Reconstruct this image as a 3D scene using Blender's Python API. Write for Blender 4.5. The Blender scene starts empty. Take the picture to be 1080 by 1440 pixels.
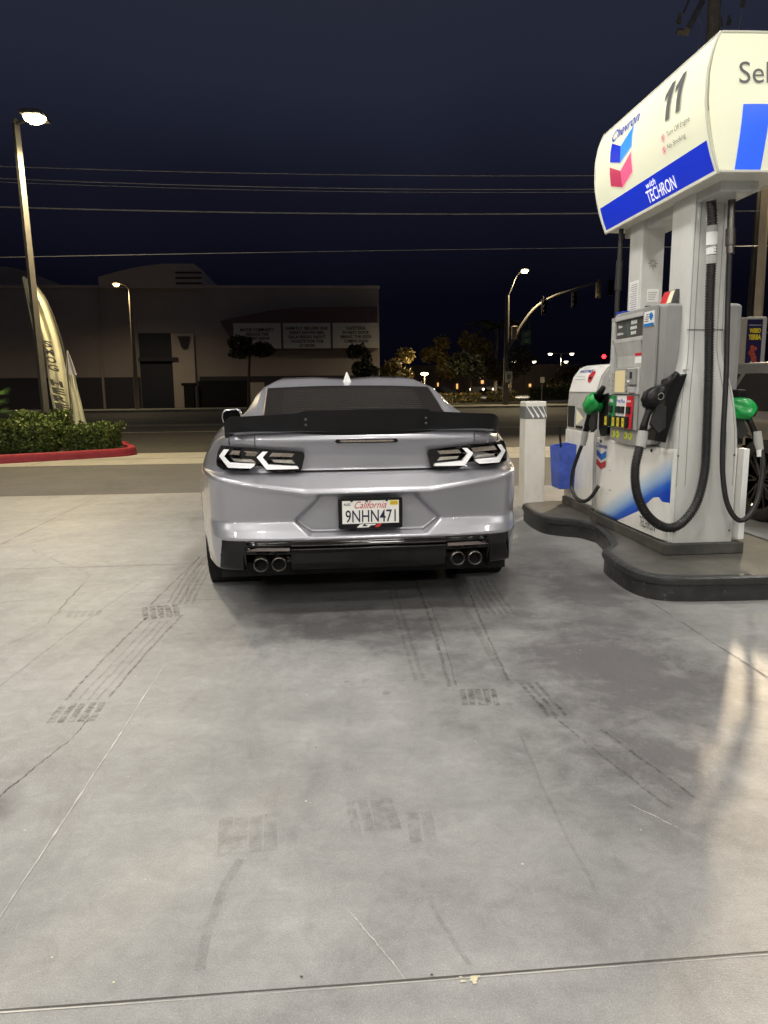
import bpy, bmesh, math, random
from mathutils import Vector, Matrix
random.seed(11)
C = bpy.data.collections.new('scene'); bpy.context.scene.collection.children.link(C)
S = bpy.context.scene
R = math.radians
# ---------------------------------------------------------------- camera
cam = bpy.data.cameras.new('camera'); co = bpy.data.objects.new('camera', cam); C.objects.link(co)
cam.sensor_fit = 'VERTICAL'; cam.sensor_height = 36; cam.lens = 26.0
cam.clip_start = .05; cam.clip_end = 2000
P, ROLL, YAW = R(9.5), R(.55), R(-4.8)
f = Vector((math.sin(-YAW)*math.cos(P), math.cos(YAW)*math.cos(P), -math.sin(P)))
r = Vector((math.cos(YAW), math.sin(YAW), 0)); u = r.cross(f)
r2 = r*math.cos(ROLL)-u*math.sin(ROLL); u2 = u*math.cos(ROLL)+r*math.sin(ROLL)
M = Matrix((r2, u2, -f)).transposed().to_4x4(); M.translation = Vector((0, 0, 1.25))
co.matrix_world = M
S.camera = co
S.render.resolution_x = 768; S.render.resolution_y = 1024
# ---------------------------------------------------------------- night sky
W = bpy.data.worlds.new('World'); S.world = W; W.use_nodes = True
nt = W.node_tree; nt.nodes.clear()
wo = nt.nodes.new('ShaderNodeOutputWorld'); bg = nt.nodes.new('ShaderNodeBackground')
tc = nt.nodes.new('ShaderNodeTexCoord'); sx = nt.nodes.new('ShaderNodeSeparateXYZ')
cr = nt.nodes.new('ShaderNodeValToRGB'); el = cr.color_ramp.elements
el[0].position = 0; el[0].color = (.0014, .0012, .0030, 1)
el[1].position = 1; el[1].color = (.012, .012, .016, 1)
for p_, c_ in ((.12, (.0020, .0020, .0055)), (.25, (.0065, .0070, .0145)), (.38, (.0160, .0190, .0350)), (.6, (.024, .026, .038))):
    e = el.new(p_); e.color = (*c_, 1)
nz = nt.nodes.new('ShaderNodeTexNoise'); nz.inputs['Scale'].default_value = 1.6; nz.inputs['Detail'].default_value = 3
mm = nt.nodes.new('ShaderNodeMath'); mm.operation = 'MULTIPLY_ADD'; mm.inputs[1].default_value = .22
ad = nt.nodes.new('ShaderNodeMath'); ad.operation = 'ADD'
L_ = nt.links.new
L_(tc.outputs['Generated'], sx.inputs[0]); L_(tc.outputs['Generated'], nz.inputs['Vector'])
mm.inputs[2].default_value = -.11
L_(nz.outputs['Fac'], mm.inputs[0]); L_(sx.outputs['Z'], ad.inputs[0]); L_(mm.outputs[0], ad.inputs[1])
L_(ad.outputs[0], cr.inputs[0]); L_(cr.outputs[0], bg.inputs[0]); L_(bg.outputs[0], wo.inputs[0])
bg.inputs[1].default_value = 1.0
S.view_settings.view_transform = 'Standard'; S.view_settings.look = 'None'
S.view_settings.exposure = 0.0; S.view_settings.gamma = 1.0
# canopy lamps (over the forecourt) and lamp powers
CAN_W = 52.0; CAN_COL = (1.0, .965, .90)
CAN_ROWS = {5.5: 1.35, 2.5: 1.2, -.8: .9, -4.2: 1.35, -8.0: 2.1}
CAN_POS = [(x, y) for x in (-5.2, -2.0, .9, 5.3) for y in CAN_ROWS]
POLE_W = 1700.0; ROAD_W = 27000.0; WARM = (1.0, .80, .48)

# ---------------------------------------------------------------- materials
MATS = {}
def newmat(name):
    m = bpy.data.materials.new(name); m.use_nodes = True; MATS[name] = m
    return m, m.node_tree, m.node_tree.nodes['Principled BSDF']
def mat(name, col, rough=.5, metal=0, coat=0, emit=0, ecol=None, var=.12, scale=6, bump=0, bscale=60, spec=None, alpha=None, trans=0, dirt=0):
    m, t, b = newmat(name)
    b.inputs['Roughness'].default_value = rough; b.inputs['Metallic'].default_value = metal
    b.inputs['Coat Weight'].default_value = coat; b.inputs['Coat Roughness'].default_value = .04
    if spec is not None: b.inputs['Specular IOR Level'].default_value = spec
    if trans: b.inputs['Transmission Weight'].default_value = trans
    g = t.nodes.new('ShaderNodeTexCoord')
    n = t.nodes.new('ShaderNodeTexNoise'); n.inputs['Scale'].default_value = scale; n.inputs['Detail'].default_value = 6
    n.inputs['Roughness'].default_value = .65
    t.links.new(g.outputs['Object'], n.inputs['Vector'])
    rp = t.nodes.new('ShaderNodeValToRGB')
    rp.color_ramp.elements[0].position = .3; rp.color_ramp.elements[1].position = .7
    rp.color_ramp.elements[0].color = (*[c*(1-var) for c in col], 1); rp.color_ramp.elements[1].color = (*[min(1, c*(1+var*.6)) for c in col], 1)
    t.links.new(n.outputs['Fac'], rp.inputs[0])
    out = rp.outputs[0]
    if dirt:
        mp = t.nodes.new('ShaderNodeMapping'); mp.inputs['Scale'].default_value = (4, 4, 1.6)
        n2 = t.nodes.new('ShaderNodeTexNoise'); n2.inputs['Scale'].default_value = 2.2; n2.inputs['Detail'].default_value = 8; n2.inputs['Roughness'].default_value = .7
        t.links.new(g.outputs['Object'], mp.inputs[0]); t.links.new(mp.outputs[0], n2.inputs['Vector'])
        r3 = t.nodes.new('ShaderNodeValToRGB'); r3.color_ramp.elements[0].position = .48; r3.color_ramp.elements[1].position = .8
        r3.color_ramp.elements[0].color = (0, 0, 0, 1); r3.color_ramp.elements[1].color = (dirt, dirt, dirt, 1)
        mx = t.nodes.new('ShaderNodeMix'); mx.data_type = 'RGBA'
        t.links.new(n2.outputs['Fac'], r3.inputs[0]); t.links.new(r3.outputs[0], mx.inputs['Factor'])
        t.links.new(out, mx.inputs['A']); mx.inputs['B'].default_value = (col[0]*.35, col[1]*.33, col[2]*.28, 1)
        out = mx.outputs['Result']
    t.links.new(out, b.inputs['Base Color'])
    if bump:
        n3 = t.nodes.new('ShaderNodeTexNoise'); n3.inputs['Scale'].default_value = bscale; n3.inputs['Detail'].default_value = 4
        t.links.new(g.outputs['Object'], n3.inputs['Vector'])
        bp = t.nodes.new('ShaderNodeBump'); bp.inputs['Strength'].default_value = bump; bp.inputs['Distance'].default_value = .01
        t.links.new(n3.outputs['Fac'], bp.inputs['Height']); t.links.new(bp.outputs[0], b.inputs['Normal'])
    if emit:
        b.inputs['Emission Color'].default_value = (*(ecol or col), 1); b.inputs['Emission Strength'].default_value = emit
    if alpha is not None: b.inputs['Alpha'].default_value = alpha
    return m

def concrete(name, cols, scale=.45, rough=.5, speck=.3, fine=1, blobs=()):
    m, t, b = newmat(name); nd, lk = t.nodes, t.links.new
    g = nd.new('ShaderNodeTexCoord').outputs['Object']
    def noise(s, d=8, ro=.6, dist=0, mapsc=None):
        n = nd.new('ShaderNodeTexNoise'); n.inputs['Scale'].default_value = s; n.inputs['Detail'].default_value = d
        n.inputs['Roughness'].default_value = ro; n.inputs['Distortion'].default_value = dist
        if mapsc:
            mp = nd.new('ShaderNodeMapping'); mp.inputs['Scale'].default_value = mapsc; lk(g, mp.inputs[0]); lk(mp.outputs[0], n.inputs['Vector'])
        else: lk(g, n.inputs['Vector'])
        return n.outputs['Fac']
    def ramp(src, a, bb, ca, cb):
        q = nd.new('ShaderNodeValToRGB'); e = q.color_ramp.elements
        e[0].position = a; e[1].position = bb; e[0].color = (*ca, 1); e[1].color = (*cb, 1); lk(src, q.inputs[0]); return q.outputs[0]
    def mix(fac, A, B, mode='MIX'):
        x = nd.new('ShaderNodeMix'); x.data_type = 'RGBA'; x.blend_type = mode
        if isinstance(fac, (int, float)): x.inputs['Factor'].default_value = fac
        else: lk(fac, x.inputs['Factor'])
        if isinstance(A, tuple): x.inputs['A'].default_value = (*A, 1)
        else: lk(A, x.inputs['A'])
        if isinstance(B, tuple): x.inputs['B'].default_value = (*B, 1)
        else: lk(B, x.inputs['B'])
        return x.outputs['Result']
    base = ramp(noise(scale, 10, .68, .4), .36, .64, cols[0], cols[1])
    st = ramp(noise(scale*2.4, 10, .75, 1.2, (1.6, .55, 1)), .50, .74, (0, 0, 0), (1, 1, 1))
    base = mix(st, base, cols[2]) if False else mix(ramp(st, 0, 1, (0, 0, 0), (.55, .55, .55)), base, cols[2])
    grime = ramp(noise(scale*26, 12, .78, .8), .34, .70, (.80, .80, .80), (1.10, 1.10, 1.10)); base = mix(1.0, base, grime, 'MULTIPLY')
    blot = ramp(noise(scale*5, 6, .6, .6), .60, .74, (0, 0, 0), (.20, .20, .20))
    base = mix(blot, base, cols[2])
    drag = ramp(noise(2.0, 9, .7, .6, (.6, 3, 1)), .3, .75, (.90, .90, .90), (1.08, 1.08, 1.08))
    base = mix(1.0, base, drag, 'MULTIPLY')
    if blobs:
        # oil and dirt, plus shade painted behind car and beside pump: noisy ellipses
        sp_ = nd.new('ShaderNodeSeparateXYZ'); lk(g, sp_.inputs[0])
        def mt(op, a, c=None, d=None):
            x = nd.new('ShaderNodeMath'); x.operation = op
            for i, v in enumerate((a, c, d)):
                if v is None: continue
                if isinstance(v, (int, float)): x.inputs[i].default_value = v
                else: lk(v, x.inputs[i])
            return x.outputs[0]
        warp = noise(1.7, 6, .7); warp2 = noise(5.5, 8, .75, .5); tot = None
        for bx, by, rx, ry, st_ in blobs:
            dx = mt('MULTIPLY', mt('SUBTRACT', sp_.outputs['X'], bx), 1/rx); dy = mt('MULTIPLY', mt('SUBTRACT', sp_.outputs['Y'], by), 1/ry)
            d2 = mt('ADD', mt('MULTIPLY', dx, dx), mt('MULTIPLY', dy, dy))
            e = mt('MULTIPLY', mt('EXPONENT', mt('MULTIPLY', d2, -1.0)), st_)
            tot = e if tot is None else mt('MAXIMUM', tot, e)
        k = mt('MULTIPLY', tot, mt('MULTIPLY_ADD', warp, 2.2, -.25)); k = mt('MULTIPLY', k, mt('MULTIPLY_ADD', warp2, 1.7, .10))
        k = mt('MINIMUM', mt('MAXIMUM', k, 0.0), .85)
        base = mix(k, base, (.070, .063, .067))
    if fine:
        f1 = ramp(noise(240, 2, .5), .35, .65, (1-speck*.30,)*3, (1+speck*.22,)*3)
        base = mix(1.0, base, f1, 'MULTIPLY')
        v = nd.new('ShaderNodeTexVoronoi'); v.inputs['Scale'].default_value = 150; lk(g, v.inputs['Vector'])
        sp = ramp(v.outputs['Distance'], .07, .16, (speck, speck, speck), (0, 0, 0))
        base = mix(sp, base, (.75, .73, .68))
    lk(base, b.inputs['Base Color'])
    rr = nd.new('ShaderNodeMapRange'); rr.inputs['To Min'].default_value = rough-.13; rr.inputs['To Max'].default_value = rough+.15
    lk(noise(1.3, 8, .7), rr.inputs['Value']); lk(rr.outputs[0], b.inputs['Roughness'])
    bp = nd.new('ShaderNodeBump'); bp.inputs['Strength'].default_value = .35; bp.inputs['Distance'].default_value = .004
    lk(noise(190, 4, .6), bp.inputs['Height']); lk(bp.outputs[0], b.inputs['Normal'])
    return m

concrete('concrete', [(.285, .285, .280), (.405, .402, .392), (.155, .150, .150)], .42, .52, .42, 1, [(.5, 2.3, 1.3, 2.2, .42), (1.3, 3.1, .8, 1.1, 1.1), (1.2, 2.2, .7, .6, .95), (1.0, 2.3, .75, .55, .80), (.3, 3.75, 1.0, .6, 1.0), (1.6, 4.4, .45, 1.3, 1.0), (.6, 3.0, .5, 1.1, .70), (.2, 2.4, .9, .6, .42), (.6, 1.6, .8, .35, .50), (.5, .95, 1.2, .35, .55), (.25, 1.33, .5, .06, .55), (-.15, 1.3, .35, .07, .45), (.45, 1.75, .5, .25, .32), (-2.3, 4.0, .35, .45, .5), (-2.3, 5.1, .4, .3, .35), (-1.02, 2.16, .07, .12, .7), (-.92, 4.3, .3, .6, .25), (.34, 2.42, .07, .05, .4), (-.5, 2.9, .8, .5, .20), (-.05, 1.95, .3, .3, .30), (-1.6, 7.6, 1.2, .5, .25)])
concrete('concrete_walk', [(.40, .39, .33), (.50, .48, .41), (.30, .29, .25)], .6, .75, .15)
concrete('asphalt_grey', [(.12, .12, .112), (.155, .152, .143), (.085, .085, .08)], .6, .8, .30)
concrete('asphalt_dark', [(.060, .057, .048), (.075, .071, .060), (.040, .038, .034)], .25, .75, .1, 0)
concrete('island_top', [(.065, .062, .056), (.15, .14, .118), (.035, .033, .030)], 1.5, .42, .15)
m = mat('island_black', (.030, .030, .029), .38, var=.5, scale=9, bump=.5, bscale=25)
t = m.node_tree; bs = t.nodes['Principled BSDF']; old = bs.inputs['Base Color'].links[0].from_socket      # chipped paint
gg = t.nodes.new('ShaderNodeTexCoord'); nn = t.nodes.new('ShaderNodeTexNoise'); nn.inputs['Scale'].default_value = 16; nn.inputs['Detail'].default_value = 9; nn.inputs['Roughness'].default_value = .8
rr_ = t.nodes.new('ShaderNodeValToRGB'); rr_.color_ramp.elements[0].position = .60; rr_.color_ramp.elements[1].position = .66
mx = t.nodes.new('ShaderNodeMix'); mx.data_type = 'RGBA'; t.links.new(gg.outputs['Object'], nn.inputs['Vector']); t.links.new(nn.outputs['Fac'], rr_.inputs[0]); t.links.new(rr_.outputs[0], mx.inputs['Factor'])
t.links.new(old, mx.inputs['A']); mx.inputs['B'].default_value = (.17, .165, .15, 1); t.links.new(mx.outputs['Result'], bs.inputs['Base Color'])
mat('road_paint', (.42, .40, .33), .7, var=.4, scale=3)
mat('scratch', (.52, .50, .46), .7, var=.2)
mat('crack', (.075, .068, .062), .8)
mat('sealant', (.10, .09, .08), .7, var=.4, scale=20)
mat('crumb', (.62, .57, .40), .8, var=.4, scale=30)
def markmat(name, col, th, sc, soft=.06, amax=.6):
    m, t, b = newmat(name)
    b.inputs['Base Color'].default_value = (*col, 1); b.inputs['Roughness'].default_value = .55
    g = t.nodes.new('ShaderNodeTexCoord'); n = t.nodes.new('ShaderNodeTexNoise'); n.inputs['Scale'].default_value = sc; n.inputs['Detail'].default_value = 5
    n.inputs['Roughness'].default_value = .75
    mr = t.nodes.new('ShaderNodeMapRange'); mr.inputs['From Min'].default_value = th; mr.inputs['From Max'].default_value = th+soft
    mr.inputs['To Max'].default_value = amax
    t.links.new(g.outputs['Object'], n.inputs['Vector']); t.links.new(n.outputs['Fac'], mr.inputs['Value']); t.links.new(mr.outputs[0], b.inputs['Alpha'])
    return m
markmat('tyre_rubber_mark', (.08, .074, .068), .40, 30, .28, .58)
markmat('tyre_damp_mark', (.13, .12, .115), .34, 22, .45, .34)
markmat('damp_stain', (.17, .155, .155), .36, 3.2, .40, .42)
def shellmark(name, col): return mat(name, col)
# car paint
m, t, b = newmat('silver_paint')
b.inputs['Base Color'].default_value = (.40, .405, .435, 1); b.inputs['Metallic'].default_value = .52; b.inputs['Roughness'].default_value = .34
b.inputs['Coat Weight'].default_value = 1; b.inputs['Coat Roughness'].default_value = .03
g = t.nodes.new('ShaderNodeTexCoord'); n = t.nodes.new('ShaderNodeTexNoise'); n.inputs['Scale'].default_value = 900; n.inputs['Detail'].default_value = 1
t.links.new(g.outputs['Object'], n.inputs['Vector']); q = t.nodes.new('ShaderNodeValToRGB')
q.color_ramp.elements[0].color = (.355, .355, .395, 1); q.color_ramp.elements[1].color = (.49, .49, .535, 1)
t.links.new(n.outputs['Fac'], q.inputs[0]); t.links.new(q.outputs[0], b.inputs['Base Color'])
mat('bronze_paint', (.30, .28, .24), .3, .6, 1)
mat('gloss_black', (.004, .004, .004), .07, 0, 0, var=.1, spec=.45)
mat('satin_black', (.009, .009, .010), .40, 0, 0, var=.2, bump=.05, bscale=200, spec=.22)
mat('matt_black', (.006, .006, .006), .8)
mat('rubber', (.018, .018, .018), .65, var=.3, scale=20, bump=.1)
mat('hose_rubber', (.022, .021, .021), .42, var=.4, scale=25)
mat('tinted_glass', (.022, .019, .015), .05, 0, 0, spec=.5)
mat('lamp_white', (.93, .93, .95), .3, 0, .3, var=.02)
mat('lamp_clear', (.36, .31, .26), .18, .5, 1, var=.5, scale=90)
mat('lamp_clear_bright', (.60, .56, .50), .15, .6, 1, var=.3, scale=40)
mat('chrome', (.72, .70, .66), .12, 1, 0, var=.1)
mat('dark_chrome', (.18, .165, .15), .30, .85, 0, var=.3, scale=30)
mat('reflector', (.20, .16, .15), .2, .2, 1)
mat('plate_white', (.86, .85, .80), .45, var=.03)
mat('ink_navy', (.012, .016, .055), .5); mat('ink_red', (.55, .03, .03), .5); mat('ink_blue', (.02, .05, .42), .5)
mat('sticker_yellow', (.85, .62, .02), .5); mat('white', (.82, .82, .79), .5, var=.05, dirt=.25)
mat('clean_white', (.85, .85, .83), .5, var=.03)
mat('grey_ink', (.16, .16, .16), .5)
mat('fin_plastic', (.75, .76, .75), .08, 0, 1, var=.2, scale=40)
# pump
mat('pump_white', (.78, .775, .74), .42, 0, .2, var=.06, dirt=.42)
mat('pump_grey', (.31, .31, .305), .45, 0, .1, var=.06, dirt=.2)
mat('pump_light_grey', (.50, .50, .485), .45, 0, .15, var=.08, dirt=.35)
mat('pump_column', (.60, .60, .575), .45, 0, .1, var=.05, dirt=.14)
mat('pump_dark_grey', (.07, .07, .068), .5, var=.25)
mat('plinth', (.07, .068, .062), .6, var=.5, scale=8, bump=.2)
mat('beige_screen', (.62, .52, .30), .25, 0, .6, emit=.35, ecol=(.8, .66, .36), var=.06)
mat('lcd', (.10, .13, .13), .2, 0, .6)
mat('green', (.01, .26, .07), .4); mat('red', (.62, .02, .035), .4); mat('yellow', (.75, .60, .02), .4)
mat('bright_yellow_green', (.62, .72, .03), .4)
mat('green_vinyl', (.01, .36, .07), .3, 0, .4, var=.35, scale=14, bump=.6, bscale=14)
mat('bucket_blue', (.06, .12, .55), .45, var=.35, scale=9, dirt=.4)
mat('logo_blue_dark', (.01, .045, .33), .4); mat('logo_blue', (.01, .20, .62), .4)
mat('logo_red', (.52, .035, .045), .4); mat('logo_red_dark', (.30, .01, .03), .4)
def lit(name, col, e, rough=.35): return mat(name, col, rough, 0, .2, emit=e, ecol=col, var=.04, scale=2)
# backlit panel of the sign : the tubes inside light it
def backlit(name, col, e):
    m, t, b = newmat(name)
    b.inputs['Base Color'].default_value = (*[c*.8 for c in col], 1); b.inputs['Roughness'].default_value = .35
    g = t.nodes.new('ShaderNodeTexCoord'); n = t.nodes.new('ShaderNodeTexNoise'); n.inputs['Scale'].default_value = 1.4; n.inputs['Detail'].default_value = 2
    q = t.nodes.new('ShaderNodeMapRange'); q.inputs['From Min'].default_value = .3; q.inputs['From Max'].default_value = .7
    q.inputs['To Min'].default_value = e*.86; q.inputs['To Max'].default_value = e*1.08
    t.links.new(g.outputs['Object'], n.inputs['Vector']); t.links.new(n.outputs['Fac'], q.inputs['Value'])
    b.inputs['Emission Color'].default_value = (*col, 1); t.links.new(q.outputs[0], b.inputs['Emission Strength'])
backlit('sign_cream', (.90, .90, .68), .36); backlit('sign_blue', (.008, .035, .60), .5)
backlit('sign_blue_light', (.03, .12, .80), .75)
backlit('sign_ink', (.13, .13, .13), .35); backlit('sign_navy', (.01, .03, .35), .6); backlit('sign_white', (.9, .9, .9), .7)
backlit('sign_logo_light_blue', (.03, .27, .85), .6); backlit('sign_logo_pink', (.75, .12, .25), .6); backlit('sign_logo_red', (.55, .05, .12), .5)
mat('sign_frame', (.70, .69, .60), .35, 0, .2, var=.05)
# gradient decal on the lower panel (blue print that fades upward)
m, t, b = newmat('blue_print'); b.inputs['Roughness'].default_value = .4
g = t.nodes.new('ShaderNodeTexCoord'); sp = t.nodes.new('ShaderNodeSeparateXYZ'); t.links.new(g.outputs['Object'], sp.inputs[0])
def mth(t, op, a, b_, c=None):
    x = t.nodes.new('ShaderNodeMath'); x.operation = op
    for i, v in enumerate((a, b_, c)):
        if v is None: continue
        if isinstance(v, (int, float)): x.inputs[i].default_value = v
        else: t.links.new(v, x.inputs[i])
    return x.outputs[0]
# lower edge line: from (y=.79,z=.12) to (y=.18,z=.37) in pump coordinates (object y measured from near end)
ln = mth(t, 'MULTIPLY_ADD', sp.outputs['Y'], -.45, .43)
hh = mth(t, 'SUBTRACT', sp.outputs['Z'], ln)
q = t.nodes.new('ShaderNodeValToRGB'); e = q.color_ramp.elements
e[0].position = 0; e[0].color = (.006, .06, .50, 1); e[1].position = .23; e[1].color = (.78, .775, .74, 1)
k = e.new(.05); k.color = (.02, .14, .62, 1); k = e.new(.12); k.color = (.33, .50, .74, 1)
t.links.new(hh, q.inputs[0]); t.links.new(q.outputs[0], b.inputs['Base Color'])
# surroundings
mat('kerb_red', (.42, .035, .05), .6, var=.25, scale=8, bump=.2)
mat('kerb_grey', (.36, .35, .30), .8, var=.2, scale=4)
mat('soil', (.06, .05, .035), .95, var=.4)
def leafmat(name, a, b_):
    m, t, b = newmat(name); b.inputs['Roughness'].default_value = .45
    o = t.nodes.new('ShaderNodeNewGeometry'); q = t.nodes.new('ShaderNodeValToRGB')
    q.color_ramp.elements[0].color = (*a, 1); q.color_ramp.elements[1].color = (*b_, 1)
    t.links.new(o.outputs['Random Per Island'], q.inputs[0]); t.links.new(q.outputs[0], b.inputs['Base Color'])
leafmat('leaf_hedge', (.035, .07, .014), (.20, .26, .055))
leafmat('leaf_tree', (.12, .10, .03), (.32, .25, .09))
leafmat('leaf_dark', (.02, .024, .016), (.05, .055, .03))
leafmat('leaf_palm', (.07, .16, .03), (.14, .26, .06))
mat('bark', (.07, .055, .04), .9, var=.4)
mat('pole_metal', (.16, .15, .13), .5, .3, var=.15)
mat('pole_tan', (.42, .36, .27), .55, .1, var=.15)
mat('flag_cream', (.86, .83, .60), .8, var=.12, scale=4); mat('flag_white', (.66, .62, .62), .8); mat('flag_ink', (.10, .10, .09), .8, var=.4, scale=30)
mat('stucco', (.43, .39, .37), .9, var=.10, scale=.6, bump=.1, bscale=8)
mat('stucco_light', (.62, .55, .50), .9, var=.08, scale=.6)
mat('stucco_mid', (.42, .36, .34), .9, var=.08, scale=.5)
mat('stucco_dark', (.06, .058, .075), .9); mat('maroon', (.16, .095, .11), .8, var=.1); mat('door_blue', (.025, .028, .045), .6)
mat('board_white', (.62, .60, .58), .7, var=.06); mat('board_ink', (.02, .02, .02), .7)
mat('wire', (.62, .62, .60), .5); mat('wood_pole', (.50, .47, .44), .9, var=.3)
mat('insulator', (.32, .31, .29), .4)
mat('sign_green', (.05, .14, .09), .5); mat('metal_sign', (.55, .55, .52), .5)
mat('bollard_white', (.74, .73, .68), .5, var=.05, dirt=.3); mat('reflect_grey', (.17, .18, .18), .4); 
mat('canopy_white', (.86, .86, .84), .6, var=.04); mat('canopy_blue', (.02, .06, .45), .5)
mat('box_purple', (.015, .008, .06), .4); mat('box_red', (.40, .07, .04), .4, var=.6, scale=40); mat('lightgrey', (.42, .42, .40), .5, var=.1)
mat('lens_warm', (1, .8, .5), .4, emit=60, ecol=(1, .86, .52)); mat('lens_amber', (1, .7, .3), .4, emit=14, ecol=(1, .70, .28))
mat('lens_far', (1, .95, .8), .4, emit=5, ecol=(1, .88, .65)); mat('lens_red', (1, .03, .03), .4, emit=7, ecol=(1, .02, .03))
mat('lens_white', (1, 1, 1), .4, emit=6, ecol=CAN_COL); mat('tail_red', (.35, .01, .02), .15, 0, 1, emit=.5, ecol=(.9, .02, .05))
mat('far_stucco', (.30, .22, .14), .9)
mat('shop_glow', (1, .6, .25), .5, emit=1.2, ecol=(1, .55, .2))

# ---------------------------------------------------------------- helpers
def tag(o, label=None, cat=None, group=None, kind=None):
    if label: o['label'] = label
    if cat: o['category'] = cat
    if group: o['group'] = group
    if kind: o['kind'] = kind
    return o
def thing(name, label, cat, loc=(0, 0, 0), group=None, rz=0):
    o = bpy.data.objects.new(name, None); o.empty_display_size = .1; C.objects.link(o)
    o.location = loc; o.rotation_euler = (0, 0, rz)
    return tag(o, label, cat, group)
BASE = {}
def wloc(o):
    v = Vector((0, 0, 0))
    while o: v += BASE.get(o.name, o.location); o = o.parent
    return v
class B:
    def __init__(s): s.v = []; s.f = []; s.m = []; s.cur = 0
    def add(s, vs, fs, m=None):
        n = len(s.v); s.v += [Vector(a) for a in vs]
        for q in fs: s.f.append([i+n for i in q]); s.m.append(s.cur if m is None else m)
        return s
    def box(s, x0, x1, y0, y1, z0, z1, m=None):
        vs = [(x, y, z) for z in (z0, z1) for y in (y0, y1) for x in (x0, x1)]
        return s.add(vs, [(0, 2, 3, 1), (4, 5, 7, 6), (0, 1, 5, 4), (2, 6, 7, 3), (0, 4, 6, 2), (1, 3, 7, 5)], m)
    def prism(s, poly, d0, d1, fn, m=None, cap=True):
        n = len(poly)
        vs = [fn(a, b_, d0) for a, b_ in poly]+[fn(a, b_, d1) for a, b_ in poly]
        fs = [(i, (i+1) % n, n+(i+1) % n, n+i) for i in range(n)]
        if cap: fs += [tuple(range(n))[::-1], tuple(range(n, 2*n))]
        return s.add(vs, fs, m)
    def tube(s, pts, rad, seg=10, caps=True, m=None):
        pts = [Vector(p) for p in pts]; N = len(pts)
        rr = rad if isinstance(rad, (list, tuple)) else [rad]*N
        ref = None; vs = []
        for i, p in enumerate(pts):
            d = (pts[min(i+1, N-1)]-pts[max(i-1, 0)]).normalized()
            if ref is None:
                ref = Vector((0, 0, 1)) if abs(d.z) < .9 else Vector((1, 0, 0))
            a = (ref-d*ref.dot(d)).normalized(); bb = d.cross(a); ref = a
            for k in range(seg):
                t_ = 2*math.pi*k/seg; vs.append(p+(a*math.cos(t_)+bb*math.sin(t_))*rr[i])
        fs = [(i*seg+k, i*seg+(k+1) % seg, (i+1)*seg+(k+1) % seg, (i+1)*seg+k) for i in range(N-1) for k in range(seg)]
        if caps: fs += [tuple(range(seg))[::-1], tuple(range((N-1)*seg, N*seg))]
        return s.add(vs, fs, m)
    def lathe(s, prof, c, ax='z', seg=32, m=None, close=False):
        c = Vector(c); vs = []
        for rad, h in prof:
            for k in range(seg):
                t_ = 2*math.pi*k/seg; a, b_ = rad*math.cos(t_), rad*math.sin(t_)
                vs.append(c+Vector({'z': (a, b_, h), 'x': (h, a, b_), 'y': (a, h, b_)}[ax]))
        n = len(prof)
        fs = [(i*seg+k, i*seg+(k+1) % seg, (i+1)*seg+(k+1) % seg, (i+1)*seg+k) for i in range(n-1) for k in range(seg)]
        return s.add(vs, fs, m)
    def sheet(s, fn, nu, nv, m=None):
        vs = [fn(i/nu, j/nv) for j in range(nv+1) for i in range(nu+1)]
        fs = [(j*(nu+1)+i, j*(nu+1)+i+1, (j+1)*(nu+1)+i+1, (j+1)*(nu+1)+i) for j in range(nv) for i in range(nu)]
        return s.add(vs, fs, m)
    def leaves(s, c, rx, ry, rz, n, sz, m=None, shell=.0, boxy=False):
        for _ in range(n):
            while True:
                p = Vector((random.uniform(-1, 1), random.uniform(-1, 1), random.uniform(-1, 1)))
                if boxy:
                    if max(abs(p.x), abs(p.y), abs(p.z)) > shell: break
                elif shell < p.length < 1: break
            p = Vector((c[0]+p.x*rx, c[1]+p.y*ry, c[2]+p.z*rz))
            a = Vector((random.gauss(0, 1), random.gauss(0, 1), random.gauss(0, 1))).normalized()
            b_ = a.cross(Vector((random.gauss(0, 1), random.gauss(0, 1), random.gauss(0, 1)))).normalized()
            k = sz*random.uniform(.6, 1.3)
            s.add([p-a*k, p+b_*k*.45, p+a*k, p-b_*k*.45], [(0, 1, 2, 3)], m)
        return s
    def build(s, name, mats, parent=None, smooth=False, bevel=0, label=None, kind=None, seg=2, recalc=False):
        me = bpy.data.meshes.new(name); off = wloc(parent) if parent else Vector((0, 0, 0))
        me.from_pydata([tuple(v-off) for v in s.v], [], s.f)
        if isinstance(mats, str): mats = [mats]
        for k in mats: me.materials.append(MATS[k])
        me.polygons.foreach_set('material_index', s.m)
        if smooth: me.polygons.foreach_set('use_smooth', [True]*len(s.f))
        if recalc:
            bm = bmesh.new(); bm.from_mesh(me); bmesh.ops.remove_doubles(bm, verts=bm.verts, dist=1e-5); bmesh.ops.recalc_face_normals(bm, faces=bm.faces); bm.to_mesh(me); bm.free()
        me.update()
        o = bpy.data.objects.new(name, me); C.objects.link(o)
        if parent: o.parent = parent
        if bevel:
            md = o.modifiers.new('bevel', 'BEVEL'); md.width = bevel; md.segments = seg; md.limit_method = 'ANGLE'; md.angle_limit = R(40)
        if smooth and smooth != 'all':
            try: me.set_sharp_from_angle(angle=R(38))
            except Exception: pass
        if label: o['label'] = label
        if kind: o['kind'] = kind
        return o
_tc = {}
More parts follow.
